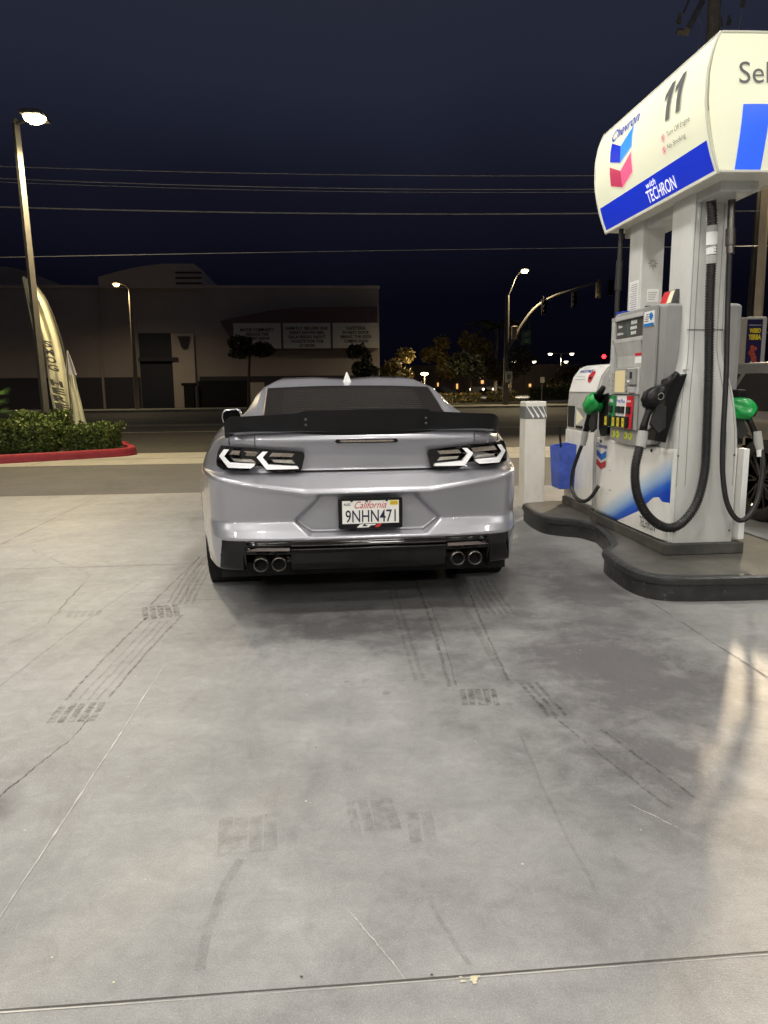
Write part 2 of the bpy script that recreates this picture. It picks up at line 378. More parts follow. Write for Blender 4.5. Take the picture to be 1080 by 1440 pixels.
def text_mesh(s, bold=0.0):
    key = (s, bold)
    if key not in _tc:
        cu = bpy.data.curves.new('t', 'FONT'); cu.body = s; cu.size = 1; cu.offset = bold; cu.resolution_u = 4
        o = bpy.data.objects.new('t', cu); S.collection.objects.link(o)
        bpy.context.view_layer.update()
        me = bpy.data.meshes.new_from_object(o.evaluated_get(bpy.context.evaluated_depsgraph_get()))
        vs = [Vector(v.co) for v in me.vertices]; fs = [list(p.vertices) for p in me.polygons]
        bpy.data.objects.remove(o); bpy.data.meshes.remove(me); bpy.data.curves.remove(cu)
        x0 = min(v.x for v in vs); x1 = max(v.x for v in vs); y0 = min(v.y for v in vs); y1 = max(v.y for v in vs)
        _tc[key] = (vs, fs, x0, x1, y0, y1)
    return _tc[key]
def put_text(b_, s, fn, u0, u1, v0, v1, m=None, bold=0.0, shear=0.0, cut=0):
    """letters fill the rectangle u0..u1 x v0..v1 of the surface fn(u, v)"""
    vs, fs, x0, x1, y0, y1 = text_mesh(s, bold)
    out = []
    for v in vs:
        a = (v.x-x0)/(x1-x0); c = (v.y-y0)/(y1-y0)
        out.append(fn(u0+(u1-u0)*a+shear*c*(v1-v0), v0+(v1-v0)*c))
    b_.add(out, fs, m)
def plane(o, du, dv):
    o, du, dv = Vector(o), Vector(du), Vector(dv)
    return lambda a, b_: o+du*a+dv*b_
def hose(pts, n=10):
    P_ = [Vector(p) for p in pts]; P_ = [P_[0]*2-P_[1]]+P_+[P_[-1]*2-P_[-2]]; out = []
    for i in range(1, len(P_)-2):
        p0, p1, p2, p3 = P_[i-1:i+3]
        for k in range(n):
            t_ = k/n
            out.append(.5*((2*p1)+(p2-p0)*t_+(2*p0-5*p1+4*p2-p3)*t_*t_+(3*p1-p0-3*p2+p3)*t_**3))
    out.append(P_[-2]); return out
def struct(b_, name, mats, label=None, **k): return b_.build(name, mats, kind='structure', label=label, **k)

# ================================================================ SETTING
g_ = B(); g_.add([(-390, -90, -.06), (390, -90, -.06), (390, 490, -.06), (-390, 490, -.06)], [(0, 1, 2, 3)]); struct(g_, 'ground', 'asphalt_dark', 'dark ground reaching to the horizon')
# forecourt with joints, cracks and tyre marks
fc = B(); fc.add([(-30, -15, 0), (30, -15, 0), (30, 9.22, 0), (-30, 9.22, 0)], [(0, 1, 2, 3)])
def ribbon(pts, w, m, z=.0016, jit=0, taper=False):
    n = len(pts); vs = []
    for i, p in enumerate(pts):
        a = pts[max(i-1, 0)]; c = pts[min(i+1, n-1)]
        dx, dy = c[0]-a[0], c[1]-a[1]; l = math.hypot(dx, dy) or 1
        ww = w*(1+random.uniform(-jit, jit))*((1-abs(2*i/(n-1)-1)**3)*.85+.15 if taper else 1)
        vs += [(p[0]-dy/l*ww/2, p[1]+dx/l*ww/2, z), (p[0]+dy/l*ww/2, p[1]-dx/l*ww/2, z)]
    fc.add(vs, [(2*i, 2*i+1, 2*i+3, 2*i+2) for i in range(n-1)], m)
def walk(a, c, n, j):
    out = []
    off = 0
    for i in range(n+1):
        t_ = i/n; off = off*.8+random.uniform(-j, j)
        dx, dy = c[0]-a[0], c[1]-a[1]; l = math.hypot(dx, dy)
        out.append((a[0]+dx*t_-dy/l*off, a[1]+dy*t_+dx/l*off))
    return out
for a, c in (((-30, 1.392), (30, 1.386)), ((-30, 5.38), (1.9, 5.35)), ((1.9, -12), (1.9, 4.3)), ((-2.673, 5.37), (-2.673, 9.2)), ((-30, -2.6), (30, -2.6)), ((-7.2, -12), (-7.2, 9.2)), ((6.4, -12), (6.4, 9.2))):
    ribbon(walk(a, c, 260, .0015), .0045, 1, jit=.6)
    ribbon(walk((a[0]+.0, a[1]-.007), (c[0], c[1]-.007), 260, .002), .003, 2, z=.0012, jit=1)
for cr_ in (((-.74, 3.37), (-.80, 1.60), 2), ((.03, 1.63), (.155, 1.39), 2), ((.9, 2.0), (1.0, 1.85), 2)):
    ribbon(walk(cr_[0], cr_[1], 60, .0012), .0045 if cr_[0][0] < -.5 else .0022, 2, jit=.7, taper=True)
crk = [((-1.05, 2.15), (-.93, 2.62), .02), ((-.93, 2.62), (-.92, 2.8), .01), ((-.84, 4.42), (-.9, 4.9), .02), ((-.9, 4.9), (-1.4, 4.95), .02), ((-.84, 4.42), (-.5, 4.36), .02),
       ((-.9, 4.9), (-.88, 5.9), .02), ((-.88, 5.3), (-1.12, 5.22), .02), ((-.88, 5.9), (-1.0, 7.4), .03), ((-.5, 4.36), (-.1, 4.25), .015), ((-1.6, 5.1), (-2.4, 6.1), .04), ((-1.6, 5.1), (-1.5, 3.9), .03),
       ((-2.4, 6.1), (-3.4, 6.4), .03), ((-1.5, 3.9), (-1.9, 3.0), .03), ((.1, 3.7), (.6, 3.72), .015), ((.5, 3.69), (.9, 3.66), .015), ((-3.4, 6.8), (-2.3, 7.6), .03), ((-1.6, 4.6), (-2.6, 4.2), .03), ((1.2, 3.55), (1.7, 3.3), .02)]
for a, c, j in crk: ribbon(walk(a, c, 70, j*.22), .0024, 3, jit=1.0, taper=True)
# bits of sealant and crumbs near the front joint
for _ in range(6):
    x = .28+random.uniform(-.05, .05); y = 1.375+random.uniform(-.01, .01); s_ = random.uniform(.004, .011)
    fc.add([(x+s_*math.cos(k*1.05)*random.uniform(.6, 1.5), y+s_*.6*math.sin(k*1.05), .0022+_*.0001) for k in range(6)], [tuple(range(6))], 4)
for _ in range(60):
    x, y = random.uniform(-2.5, 2.2), random.uniform(1.2, 5); s_ = random.uniform(.0015, .0045)
    fc.add([(x+s_*math.cos(k*1.25), y+s_*math.sin(k*1.25), .002) for k in range(5)], [tuple(range(5))], random.choice((2, 3, 4)))
# tyre marks: parallel tread ribs, broken along their length
def rib(pts, w, m, z):
    n = len(pts); vs = []
    for i, p in enumerate(pts):
        a = pts[max(i-1, 0)]; c = pts[min(i+1, n-1)]; dx, dy = c[0]-a[0], c[1]-a[1]; l = math.hypot(dx, dy) or 1
        vs += [(p[0]-dy/l*w/2, p[1]+dx/l*w/2, z), (p[0]+dy/l*w/2, p[1]-dx/l*w/2, z)]
    fc.add(vs, [(2*i, 2*i+1, 2*i+3, 2*i+2) for i in range(n-1)], m)
def tyre(x0, y0, x1, y1, w, ribs, m, bow=0.0, fill=.74, skip=0):
    L = math.hypot(x1-x0, y1-y0); dx, dy = (x1-x0)/L, (y1-y0)/L; rw = w/ribs; n = max(4, int(L/.04))
    for k in range(ribs):
        if random.random() < skip: continue
        o_ = -w/2+rw*(k+.5); a0 = random.uniform(0, .03)*min(1, L); a1 = L-random.uniform(0, .05)*min(1, L); ph = random.uniform(0, 6)
        pts = []
        for i in range(n+1):
            l_ = lerp_(a0, a1, i/n); b2 = o_+bow*math.sin(math.pi*i/n)+.002*math.sin(i*.9+ph)
            pts.append((x0+dx*l_-dy*b2, y0+dy*l_+dx*b2))
        rib(pts, rw*fill*random.uniform(.85, 1.1), m, .0018+.00003*k)
lerp_ = lambda a, c, t: a+(c-a)*t
# scrubbed tread patches (where a wheel stood) and the long smears that lead to them
tyre(-.90, 4.04, -.97, 4.30, .21, 5, 5); tyre(-.98, 2.75, -.985, 2.93, .19, 5, 5); tyre(-1.36, 4.12, -1.37, 4.24, .19, 5, 6)
tyre(-1.07, 2.95, -.99, 4.1, .018, 1, 5, .01); tyre(-.90, 2.95, -.80, 4.1, .016, 1, 5, .01); tyre(-1.03, 4.3, -.93, 5.7, .016, 1, 5); tyre(-.84, 4.3, -.85, 5.6, .22, 6, 6, .01, .5, .5)
tyre(-1.42, 2.9, -1.20, 4.9, .018, 1, 6, .02); tyre(-.98, 2.95, -.90, 4.0, .12, 3, 6, 0, .3)
tyre(.515, 2.90, .60, 4.80, .026, 1, 5, -.012); tyre(.545, 2.9, .615, 4.2, .010, 1, 5, -.01); tyre(.61, 2.73, .63, 2.90, .16, 5, 5)
tyre(.78, 2.95, .93, 4.75, .020, 1, 5, .01); tyre(.98, 3.9, 1.02, 4.7, .19, 5, 6, .01, .6, .3); tyre(.70, 2.9, .76, 4.6, .20, 4, 6, .015, .8, .5); tyre(.88, 2.6, .86, 2.95, .10, 3, 5, 0, .5)
tyre(.40, 3.0, .42, 4.5, .07, 2, 6, 0, .5); tyre(1.02, 1.95, .84, 2.75, .018, 1, 5, .01); tyre(1.12, 2.0, 1.0, 2.5, .016, 1, 5); tyre(.66, 1.6, .70, 2.5, .014, 1, 6, .01)
tyre(-.225, 1.86, -.24, 2.05, .17, 4, 6, 0, .88); tyre(.13, 1.93, .12, 2.10, .15, 4, 6, 0, .85); tyre(.26, 1.86, .265, 2.02, .08, 2, 6, 0, .85)
tyre(-.29, 1.45, -.24, 1.85, .03, 1, 6, .02); tyre(.30, 1.41, .24, 1.66, .018, 1, 6, .01)
for _ in range(26):     # old gum and oil drips
    x, y = random.choice([(random.uniform(-2.6, 1.8), random.uniform(1.45, 6)), (random.gauss(.75, .35), random.gauss(3.3, .7))]); s_ = random.uniform(.006, .022); q0 = random.uniform(.5, 1)
    fc.add([(x+s_*math.cos(k*.52)*random.uniform(.8, 1.1), y+s_*q0*math.sin(k*.52), .0024) for k in range(12)], [tuple(range(12))], 6)
struct(fc, 'forecourt', ['concrete', 'crack', 'scratch', 'crack', 'crumb', 'tyre_rubber_mark', 'tyre_damp_mark', 'damp_stain'], 'worn grey concrete forecourt with joints and tyre marks')
b_ = B(); b_.add([(-60, 9.22, -.004), (60, 9.22, -.004), (60, 12.95, -.004), (-60, 12.95, -.004)], [(0, 1, 2, 3)]); struct(b_, 'driveway', 'asphalt_grey', 'grey asphalt strip behind the forecourt')
b_ = B(); b_.add([(-60, 12.95, .0), (60, 12.95, .0), (60, 15.3, .0), (-60, 15.3, .0)], [(0, 1, 2, 3)])
for x in range(-56, 60, 3): b_.box(x, x+.012, 12.96, 15.29, -.01, .001, 1)
b_.box(-60, 60, 14.05, 14.075, -.01, .001, 1)
struct(b_, 'sidewalk', ['concrete_walk', 'crack'], 'pale concrete pavement along the road')
b_ = B(); b_.add([(-150, 15.3, -.012), (200, 15.3, -.012), (200, 45.5, -.012), (-150, 45.5, -.012)], [(0, 1, 2, 3)]); struct(b_, 'road', 'asphalt_dark', 'wide dark road')
b_ = B()
for y in (19.3, 27.5, 28.2, 36.4):
    if y in (27.5, 28.2): b_.box(-120, 160, y, y+.11, -.02, -.008)
    else:
        for x in range(-110, 150, 12): b_.box(x+2.5, x+6.2, y, y+.11, -.02, -.008)
b_.box(-120, 160, 23.2, 23.28, -.02, -.008); b_.box(-120, 160, 33.0, 33.1, -.02, -.008); b_.box(-120, 160, 42.0, 42.12, -.02, -.008)
struct(b_, 'road_marking', 'road_paint', 'faded white lane lines on the road')
b_ = B(); b_.box(-150, 200, 45.5, 45.7, -.1, .10); b_.add([(-150, 45.7, .095), (200, 45.7, .095), (200, 50, .095), (-150, 50, .095)], [(0, 1, 2, 3)]); struct(b_, 'far_sidewalk', 'kerb_grey', 'pavement on the far side of the road', recalc=False)
b_ = B(); b_.add([(6, 56, .02), (120, 56, .02), (160, 200, .02), (6, 200, .02)], [(0, 1, 2, 3)]); struct(b_, 'parking_lot', 'asphalt_grey', 'far parking lot across the road')
b_ = B()
b_.add([(15, 60, .03), (60, 66, .03), (60, 72, .03), (15, 64, .03)], [(0, 1, 2, 3)]); struct(b_, 'path', 'concrete_walk', 'pale lit path across the road')

# ================================================================ CAR
CX, CY = .262, 3.93
car = thing('sports_coupe', 'silver sports coupe with black ducktail spoiler, seen from behind', 'car', (CX, CY, 0), rz=R(1.3))
BASE[car.name] = Vector((CX, CY, 0)); car.location.x -= .012; car.scale = (1.03, 1, .988)
def lerp(a, c, t_): return a+(c-a)*t_
def pl(x, pts):
    if x <= pts[0][0]: return pts[0][1]
    for (a, fa), (c, fc_) in zip(pts, pts[1:]):
        if x <= c: return lerp(fa, fc_, (x-a)/(c-a))
    return pts[-1][1]
def cmr(x, pts):
    n = len(pts)
    if x <= pts[0][0]: return pts[0][1]
    if x >= pts[-1][0]: return pts[-1][1]
    for i in range(n-1):
        if x <= pts[i+1][0]: break
    x0, y0 = pts[i]; x1, y1 = pts[i+1]; h = x1-x0
    def sl(j):
        if j == 0: return (pts[1][1]-pts[0][1])/(pts[1][0]-pts[0][0])
        if j == n-1: return (pts[-1][1]-pts[-2][1])/(pts[-1][0]-pts[-2][0])
        a = (pts[j][1]-pts[j-1][1])/(pts[j][0]-pts[j-1][0]); c = (pts[j+1][1]-pts[j][1])/(pts[j+1][0]-pts[j][0])
        return 0 if a*c <= 0 else 2*a*c/(a+c)
    m0, m1 = sl(i), sl(i+1); t_ = (x-x0)/h
    return (2*t_**3-3*t_*t_+1)*y0+(t_**3-2*t_*t_+t_)*h*m0+(-2*t_**3+3*t_*t_)*y1+(t_**3-t_*t_)*h*m1
# plan curve, by half: list of (x, y) parameterised by arc steps
PLAN = [(0, 0), (.3, .004), (.5, .014), (.65, .034), (.745, .064), (.805, .115), (.838, .185), (.868, .30), (.912, .52), (.950, .78), (.966, 1.04), (.96, 1.35), (.94, 1.8), (.925, 2.4), (.92, 3.0), (.935, 3.6), (.935, 4.0), (.90, 4.35), (.80, 4.6), (.5, 4.75), (0, 4.8)]
def zc(x): return .712+.078*max(0, min(1, (abs(x)-.33)/.5))
def rdepth(x, z):
    """how far forward of the rearmost plane the tail stands"""
    c = zc(x)
    d = pl(z, [(.25, .10), (.30, .05), (.36, .035), (.445, .022), (.452, .018), (.50, .040), (.540, .066), (.552, .066), (c-.03, .022), (c-.010, .010), (c, .012), (c+.012, .020), (.802, .108), (.808, .150), (.83, .158), (.90, .150), (.965, .118), (.985, .105), (1.01, .115), (1.03, .135)])
    # plate recess
    ax = abs(x)
    if .455 < z < .715 and ax < .46:
        hw = pl(z, [(.468, .300), (.545, .388), (.675, .262)])
        s_ = min(hw-ax, (z-.472)*1.1, (.690-z)*1.3)
        k = max(0, min(1, s_/.013+.5)); k = k*k*(3-2*k)
        flat = .105
        d = d+(flat-d)*k
    return d
def zrows():
    base = [.26, .30, .36, .445, .452, .50, .542, .550, 'c-', 'c', 'c+', .802, .808, .83, .90, .965, .985, 1.01, 1.03]
    def val(k, x):
        if k == 'c-': return zc(x)-.012
        if k == 'c': return zc(x)
        if k == 'c+': return zc(x)+.012
        return k
    sub = [1, 3, 5, 1, 4, 5, 1, 14, 2, 2, 8, 1, 2, 5, 6, 2, 2, 2]
    out = []
    for i, s_ in enumerate(sub):
        for k in range(s_): out.append((base[i], base[i+1], k/s_))
    out.append((base[-1], base[-1], 0))
    return [lambda x, q=q: lerp(val(q[0], x), val(q[1], x), q[2]) for q in out]
ZR = zrows()
def ztop(y): return cmr(y, [(0, 1.03), (.3, 1.03), (.9, 1.035), (1.6, 1.0), (2.4, .955), (3.2, .93), (3.9, .90), (4.4, .80), (4.8, .66)])
def wfac(z): return cmr(z, [(.2, .975), (.3, .985), (.45, .998), (.6, 1.0), (.75, .998), (.85, .972), (.95, .925), (1.03, .862)])
def plan_cols():
    cols = []
    xs = [i*.01 for i in range(80)]
    for x in xs: cols.append(('r', x))
    # corner and side: arc-length steps over PLAN from x=.80
    pts = PLAN[4:]
    n = 0
    pts2 = [(.80, cmr(.80, [(a, b2) for a, b2 in PLAN[:9]]))]+PLAN[6:]
    for i in range(len(pts2)-1):
        L = math.hypot(pts2[i+1][0]-pts2[i][0], pts2[i+1][1]-pts2[i][1]); k = max(2, int(L/(.025 if pts2[i][1] < 1.6 else .1)))
        for j in range(k):
            cols.append(('s', i+j/k))
    cols.append(('s', len(pts2)-1.0001))
    return cols, pts2
COLS, SP = plan_cols()
def sppt(s_):
    i = int(s_); t_ = s_-i; n = len(SP)
    p0 = SP[max(i-1, 0)]; p1 = SP[i]; p2 = SP[min(i+1, n-1)]; p3 = SP[min(i+2, n-1)]
    return [.5*((2*p1[a])+(p2[a]-p0[a])*t_+(2*p0[a]-5*p1[a]+4*p2[a]-p3[a])*t_*t_+(3*p1[a]-p0[a]-3*p2[a]+p3[a])*t_**3) for a in (0, 1)]
RY = [(a, b2) for a, b2 in PLAN[:9]]
def body_pt(col, row):
    kind, s_ = COLS[col]
    if kind == 'r': x, y = s_, cmr(s_, RY)
    else: x, y = sppt(s_)
    z = ZR[row](min(x, .83) if y < 1 else .83)
    w = wfac(z)
    fade = max(0, min(1, 1-(y-.07)/.55)); fade = fade*fade*(3-2*fade)
    d = rdepth(x, z)
    y2 = y+d*fade if y > .0 else y+d
    if x < .6: xx = x
    else: xx = x*lerp(1, w, min(1, (x-.5)/.3)) if y < 1 else x*w
    if y > .25:
        t0 = .26+(.05*0); zt = ztop(y); k = min(1, (y-.25)/.5)
        z2 = .26+(z-.26)*(zt-.26)/(1.03-.26); z = lerp(z, z2, k)
    # haunch bulge over the rear wheel
    if y > .4: xx += .012*math.exp(-((y-1.0)/.45)**2-((z-.62)/.22)**2)
    # flick at the lower corner
    return xx, y2, z
NC, NR = len(COLS), len(ZR)
grid = [[body_pt(c, r_) for c in range(NC)] for r_ in range(NR)]
AR = .372
def inarch(p):
    return any(math.hypot(p[1]-ay, p[2]-.345) < AR for ay in (1.06, 3.82)) and abs(p[0]) > .6 and p[1] > .3
for r_ in range(NR):
    for c in range(NC):
        x, y, z = grid[r_][c]
        if x > .6 and y > .3:
            for ay in (1.06, 3.82):
                dd = math.hypot(y-ay, z-.345)
                if AR-.028 < dd < AR+.012 and dd > 0: grid[r_][c] = (x+.004, ay+(y-ay)*AR/dd, .345+(z-.345)*AR/dd)
parts = {'body_shell': B(), 'rear_bumper': B(), 'trunk_lid': B()}
for sgn in (1, -1):
    idx = {}
    for r_ in range(NR-1):
        for c in range(NC-1):
            q = [grid[r_][c], grid[r_][c+1], grid[r_+1][c+1], grid[r_+1][c]]
            cx = sum(p[0] for p in q)/4; cy = sum(p[1] for p in q)/4; cz = sum(p[2] for p in q)/4
            if any(math.hypot(cy-ay, cz-.345) < AR-.006 for ay in (1.06, 3.82)) and cx > .6 and cy > .3: continue
            if cz < .447 and cy < .34 and cx < lerp(.80, .775, (cz-.26)/.19): continue
            if cy < .5 and cz < .809: key = 'rear_bumper'
            elif cy < .4 and cx < .72: key = 'trunk_lid'
            else: key = 'body_shell'
            vs = [(CX+sgn*p[0], CY+p[1], p[2]) for p in q]
            parts[key].add(vs, [(0, 1, 2, 3) if sgn > 0 else (3, 2, 1, 0)])
for k, v in parts.items(): v.build(k, 'silver_paint', car, smooth='all', recalc=True)
# ---- upper body
SEC = [
 (.11, [(0, 1.034), (.3, 1.034), (.55, 1.031), (.60, 1.030), (.63, 1.028), (.66, 1.026), (.68, 1.024)]),
 (.35, [(0, 1.052), (.3, 1.051), (.57, 1.047), (.61, 1.045), (.65, 1.041), (.69, 1.037), (.725, 1.032)]),
 (.65, [(0, 1.072), (.3, 1.070), (.585, 1.063), (.62, 1.060), (.68, 1.054), (.74, 1.046), (.80, 1.036)]),
 (.95, [(0, 1.100), (.3, 1.098), (.575, 1.090), (.62, 1.098), (.70, 1.085), (.77, 1.058), (.82, 1.036)]),
 (1.3, [(0, 1.190), (.3, 1.187), (.585, 1.176), (.62, 1.186), (.675, 1.150), (.75, 1.075), (.81, 1.026)]),
 (1.62, [(0, 1.270), (.3, 1.267), (.585, 1.257), (.612, 1.262), (.655, 1.225), (.735, 1.095), (.80, 1.005)]),
 (1.72, [(0, 1.296), (.3, 1.293), (.580, 1.280), (.61, 1.276), (.65, 1.235), (.73, 1.10), (.795, 1.0)]),
 (1.95, [(0, 1.337), (.25, 1.349), (.50, 1.340), (.575, 1.305), (.635, 1.26), (.725, 1.11), (.79, .99)]),
 (2.3, [(0, 1.347), (.22, 1.363), (.47, 1.358), (.56, 1.322), (.625, 1.27), (.72, 1.12), (.785, .98)]),
 (2.8, [(0, 1.325), (.22, 1.338), (.46, 1.334), (.55, 1.312), (.62, 1.265), (.72, 1.12), (.785, .965)]),
 (3.1, [(0, 1.28), (.22, 1.285), (.46, 1.275), (.55, 1.25), (.62, 1.20), (.73, 1.07), (.79, .955)]),
 (3.85, [(0, .995), (.22, .992), (.46, .985), (.55, .98), (.62, .97), (.74, .95), (.82, .93)]),
 (4.4, [(0, .92), (.22, .915), (.46, .90), (.55, .89), (.62, .875), (.70, .855), (.78, .83)]),
 (4.78, [(0, .70), (.1, .70), (.2, .69), (.3, .69), (.35, .68), (.4, .675), (.45, .67)])]
KX = [[(s_[0], s_[1][i][0]) for s_ in SEC] for i in range(7)]; KZ = [[(s_[0], s_[1][i][1]) for s_ in SEC] for i in range(7)]
SIDE = [(b2, a) for a, b2 in PLAN[5:19]]
def up_pt(y, t_):
    """t_ 0..7 outward"""
    ctrl = [(cmr(y, KX[i]), cmr(y, KZ[i])) for i in range(7)]
    xo = cmr(y, SIDE)*wfac(1.03) if y > .2 else .695
    ctrl.append((max(xo, ctrl[-1][0]+.01), min(ztop(y), 1.03)-.004))
    i = min(int(t_), 6); k = t_-i
    p0 = ctrl[max(i-1, 0)] if i > 0 else (-ctrl[1][0], ctrl[1][1]); p1 = ctrl[i]; p2 = ctrl[i+1]; p3 = ctrl[min(i+2, 7)]
    if i in (1, 2, 3): return lerp(p1[0], p2[0], k), lerp(p1[1], p2[1], k)
    return tuple(.5*((2*p1[a])+(p2[a]-p0[a])*k+(2*p0[a]-5*p1[a]+4*p2[a]-p3[a])*k*k+(3*p1[a]-p0[a]-3*p2[a]+p3[a])*k**3) for a in (0, 1))
ys = [.11+.03*i for i in range(30)]+[1.01+.04*i for i in range(30)]+[2.21+.08*i for i in range(33)]
ts = [i/5 for i in range(36)]
ub = B(); tl = B()
for sgn in (1, -1):
    G = [[up_pt(y, t_) for t_ in ts] for y in ys]
    for i in range(len(ys)-1):
        for j in range(len(ts)-1):
            vs = [(CX+sgn*G[a][c][0], CY+ys[a], G[a][c][1]) for a, c in ((i, j), (i, j+1), (i+1, j+1), (i+1, j))]
            (tl if ys[i] < .70 and ts[j] < 5 else ub).add(vs, [(0, 1, 2, 3) if sgn > 0 else (3, 2, 1, 0)])
ub.build('roof_and_pillars', 'silver_paint', car, smooth='all', recalc=True); tl.build('deck_lid', 'silver_paint', car, smooth='all', recalc=True)
# rear glass with heater lines, and side windows
def topz(x, y):
    ax = abs(x)
    best = None
    for i in range(60):
        p = up_pt(y, i*.05)
        q = up_pt(y, i*.05+.05)
        if p[0] <= ax <= q[0]+1e-6: return lerp(p[1], q[1], (ax-p[0])/max(1e-6, q[0]-p[0]))
    return p[1]
gl = B(); gl.sheet(lambda a, c: (CX+(a*2-1)*lerp(.572, .578, c), CY+.90+c*.745, topz((a*2-1)*.575, .90+c*.745)+.006), 24, 20)
rg = gl.build('rear_window', 'tinted_glass', car, smooth='all')
hl = B()
mat('heater_line', (.05, .042, .035), .5)
for k in range(13):
    y = 1.0+k*.047
    hl.tube([(CX+x*.1*.92, CY+y, topz(x*.1*.92, y)+.0062) for x in range(-5, 6)], .0006, 4)
hl.build('heater_lines', 'heater_line', rg)
fr = B()
for sgn in (1, -1):
    pts = [(.572, y) for y in [.90+.05*i for i in range(16)]]
    fr.tube([(CX+sgn*(.578), CY+y, topz(.578, y)+.004) for _, y in pts], .006, 5)
fr.tube([(CX+x*.0575*1, CY+1.652, topz(x*.0575, 1.652)+.004) for x in range(-10, 11)], .006, 5)
fr.build('window_seal', 'satin_black', rg)
for sgn in (1, -1):
    sw = B()
    def fn(a, c, sgn=sgn):
        y = 1.45+a*1.75; t_ = 4.25+c*1.1
        if a < .25: t_ = 4.8+(c-.5)*1.1*max(.1, a/.25)
        p = up_pt(y, t_); return (CX+sgn*(p[0]+.008), CY+y, p[1]+.004)
    sw.sheet(fn, 20, 6); sw.build('side_window', 'tinted_glass', car, smooth='all')
ws = B(); ws.sheet(lambda a, c: (CX+(a*2-1)*.54, CY+3.08+c*.72, topz((a*2-1)*.54, 3.08+c*.72)+.006), 16, 12); ws.build('windscreen', 'tinted_glass', car, smooth='all')
# antenna fin
fb = B(); fb.add([(CX-.033, CY+1.80, 1.312), (CX+.033, CY+1.80, 1.312), (CX+.028, CY+1.98, 1.318), (CX-.028, CY+1.98, 1.318), (CX-.004, CY+1.84, 1.392), (CX+.004, CY+1.84, 1.392), (CX+.004, CY+1.89, 1.388), (CX-.004, CY+1.89, 1.388)],
   [(0, 1, 5, 4), (1, 2, 6, 5), (2, 3, 7, 6), (3, 0, 4, 7), (4, 5, 6, 7)])
fb.build('antenna_fin', 'fin_plastic', car, bevel=.006)
# rear surface function for trims (car coordinates -> world, d = stand-off towards the viewer)
def rs(x, z, d=0.0):
    ax = abs(x); lo = 0
    y = cmr(min(ax, .866), RY+[]) if ax < .866 else .3
    dd = rdepth(ax, z)
    return Vector((CX+x, CY+y+dd-d, z))
# lamps: housing, light blades, reflectors
def lampmap(u_, v_): return (.846-.000497*u_, 1.053-.000524*v_)
def lamp_poly(b_, poly, d0, d1, side, m=None, tilt=0):
    """fan of small quads following the tail surface"""
    pts = [lampmap(*p) for p in poly]
    n = len(pts)
    # offset plane: the lamp face is flat in z, follows plan curve in x
    def base(x, z): return CY+cmr(min(x, .866), RY)+.125+max(0, x-.72)*.35
    vs = [(CX+side*x, base(x, z)-d0, z) for x, z in pts]+[(CX+side*x, base(x, z)-d1+(z-.825)*tilt, z) for x, z in pts]
    fs = [(i, (i+1) % n, n+(i+1) % n, n+i) for i in range(n)]+[tuple(range(n, 2*n)), tuple(range(n))[::-1]]
    if side < 0: fs = [tuple(q)[::-1] for q in fs]
    b_.add(vs, fs, m)
def subdiv_poly(poly, step=60):
    out = []
    for i, p in enumerate(poly):
        q = poly[(i+1) % len(poly)]; n = max(1, int(math.hypot(q[0]-p[0], q[1]-p[1])/step))
        for k in range(n): out.append((lerp(p[0], q[0], k/n), lerp(p[1], q[1], k/n)))
    return out
OUT = [(150, 178), (230, 178), (590, 205), (1020, 246), (1038, 270), (1040, 300), (1008, 425), (985, 445), (690, 447), (640, 435), (592, 394), (530, 386), (485, 410), (440, 436), (170, 432), (90, 400), (84, 350), (108, 250)]
BL1 = [(185, 215), (245, 215), (187, 290), (250, 350), (520, 362), (510, 385), (470, 408), (230, 402), (125, 290)]
BL2 = [(600, 238), (655, 238), (600, 298), (660, 372), (960, 392), (978, 418), (640, 422), (535, 295)]
RF1 = [(285, 222), (560, 240), (520, 285), (245, 268)]; RF2 = [(700, 250), (935, 262), (905, 298), (665, 290)]
RG1 = [(270, 308), (480, 316), (525, 352), (300, 336)]; RG2 = [(690, 322), (905, 328), (940, 368), (715, 350)]
for side in (-1, 1):
    hb = B(); lamp_poly(hb, subdiv_poly(OUT, 70), -.06, .012, side)
    h = hb.build('tail_light', 'gloss_black', car, recalc=True)
    bb = B(); lamp_poly(bb, BL1, .004, .052, side, None, .35); bb.build('light_blade', 'lamp_white', h, recalc=True, bevel=.002)
    bb = B(); lamp_poly(bb, BL2, .004, .052, side, None, .35); bb.build('light_blade', 'lamp_white', h, recalc=True, bevel=.002)
    for pz in (RF1, RF2):
        bb = B(); lamp_poly(bb, pz, .010, .014, side); bb.build('reflector', 'lamp_clear', h, recalc=True)
    for pz in (RG1, RG2):
        bb = B(); lamp_poly(bb, pz, .010, .014, side); bb.build('reversing_lens', 'lamp_clear_bright', h, recalc=True)
# panel gap under the trunk lid and beside it
gb = B()
gb.tube([rs(x*.02, .814, .006) for x in range(-19, 20)], .0045, 5)
for sgn in (1, -1): gb.tube([rs(sgn*.722, z, .003) for z in (.965, .985, 1.0, 1.02)], .0028, 4)
gb.build('panel_gap', 'matt_black', car)
# third brake light
bl = B(); bl.prism([(-.168, .980), (-.158, .969), (.158, .969), (.168, .980), (.158, .991), (-.158, .991)], 0, 1, lambda a, c, d: (CX+a, CY+.108-.012*d, c))
th = bl.build('high_brake_light', 'gloss_black', car, recalc=True)
bl = B(); bl.prism([(-.145, .980), (-.135, .975), (.135, .975), (.145, .980), (.135, .986), (-.135, .986)], 1, 1.2, lambda a, c, d: (CX+a, CY+.108-.014*d, c)); bl.build('lens', 'lamp_clear', th, recalc=True)
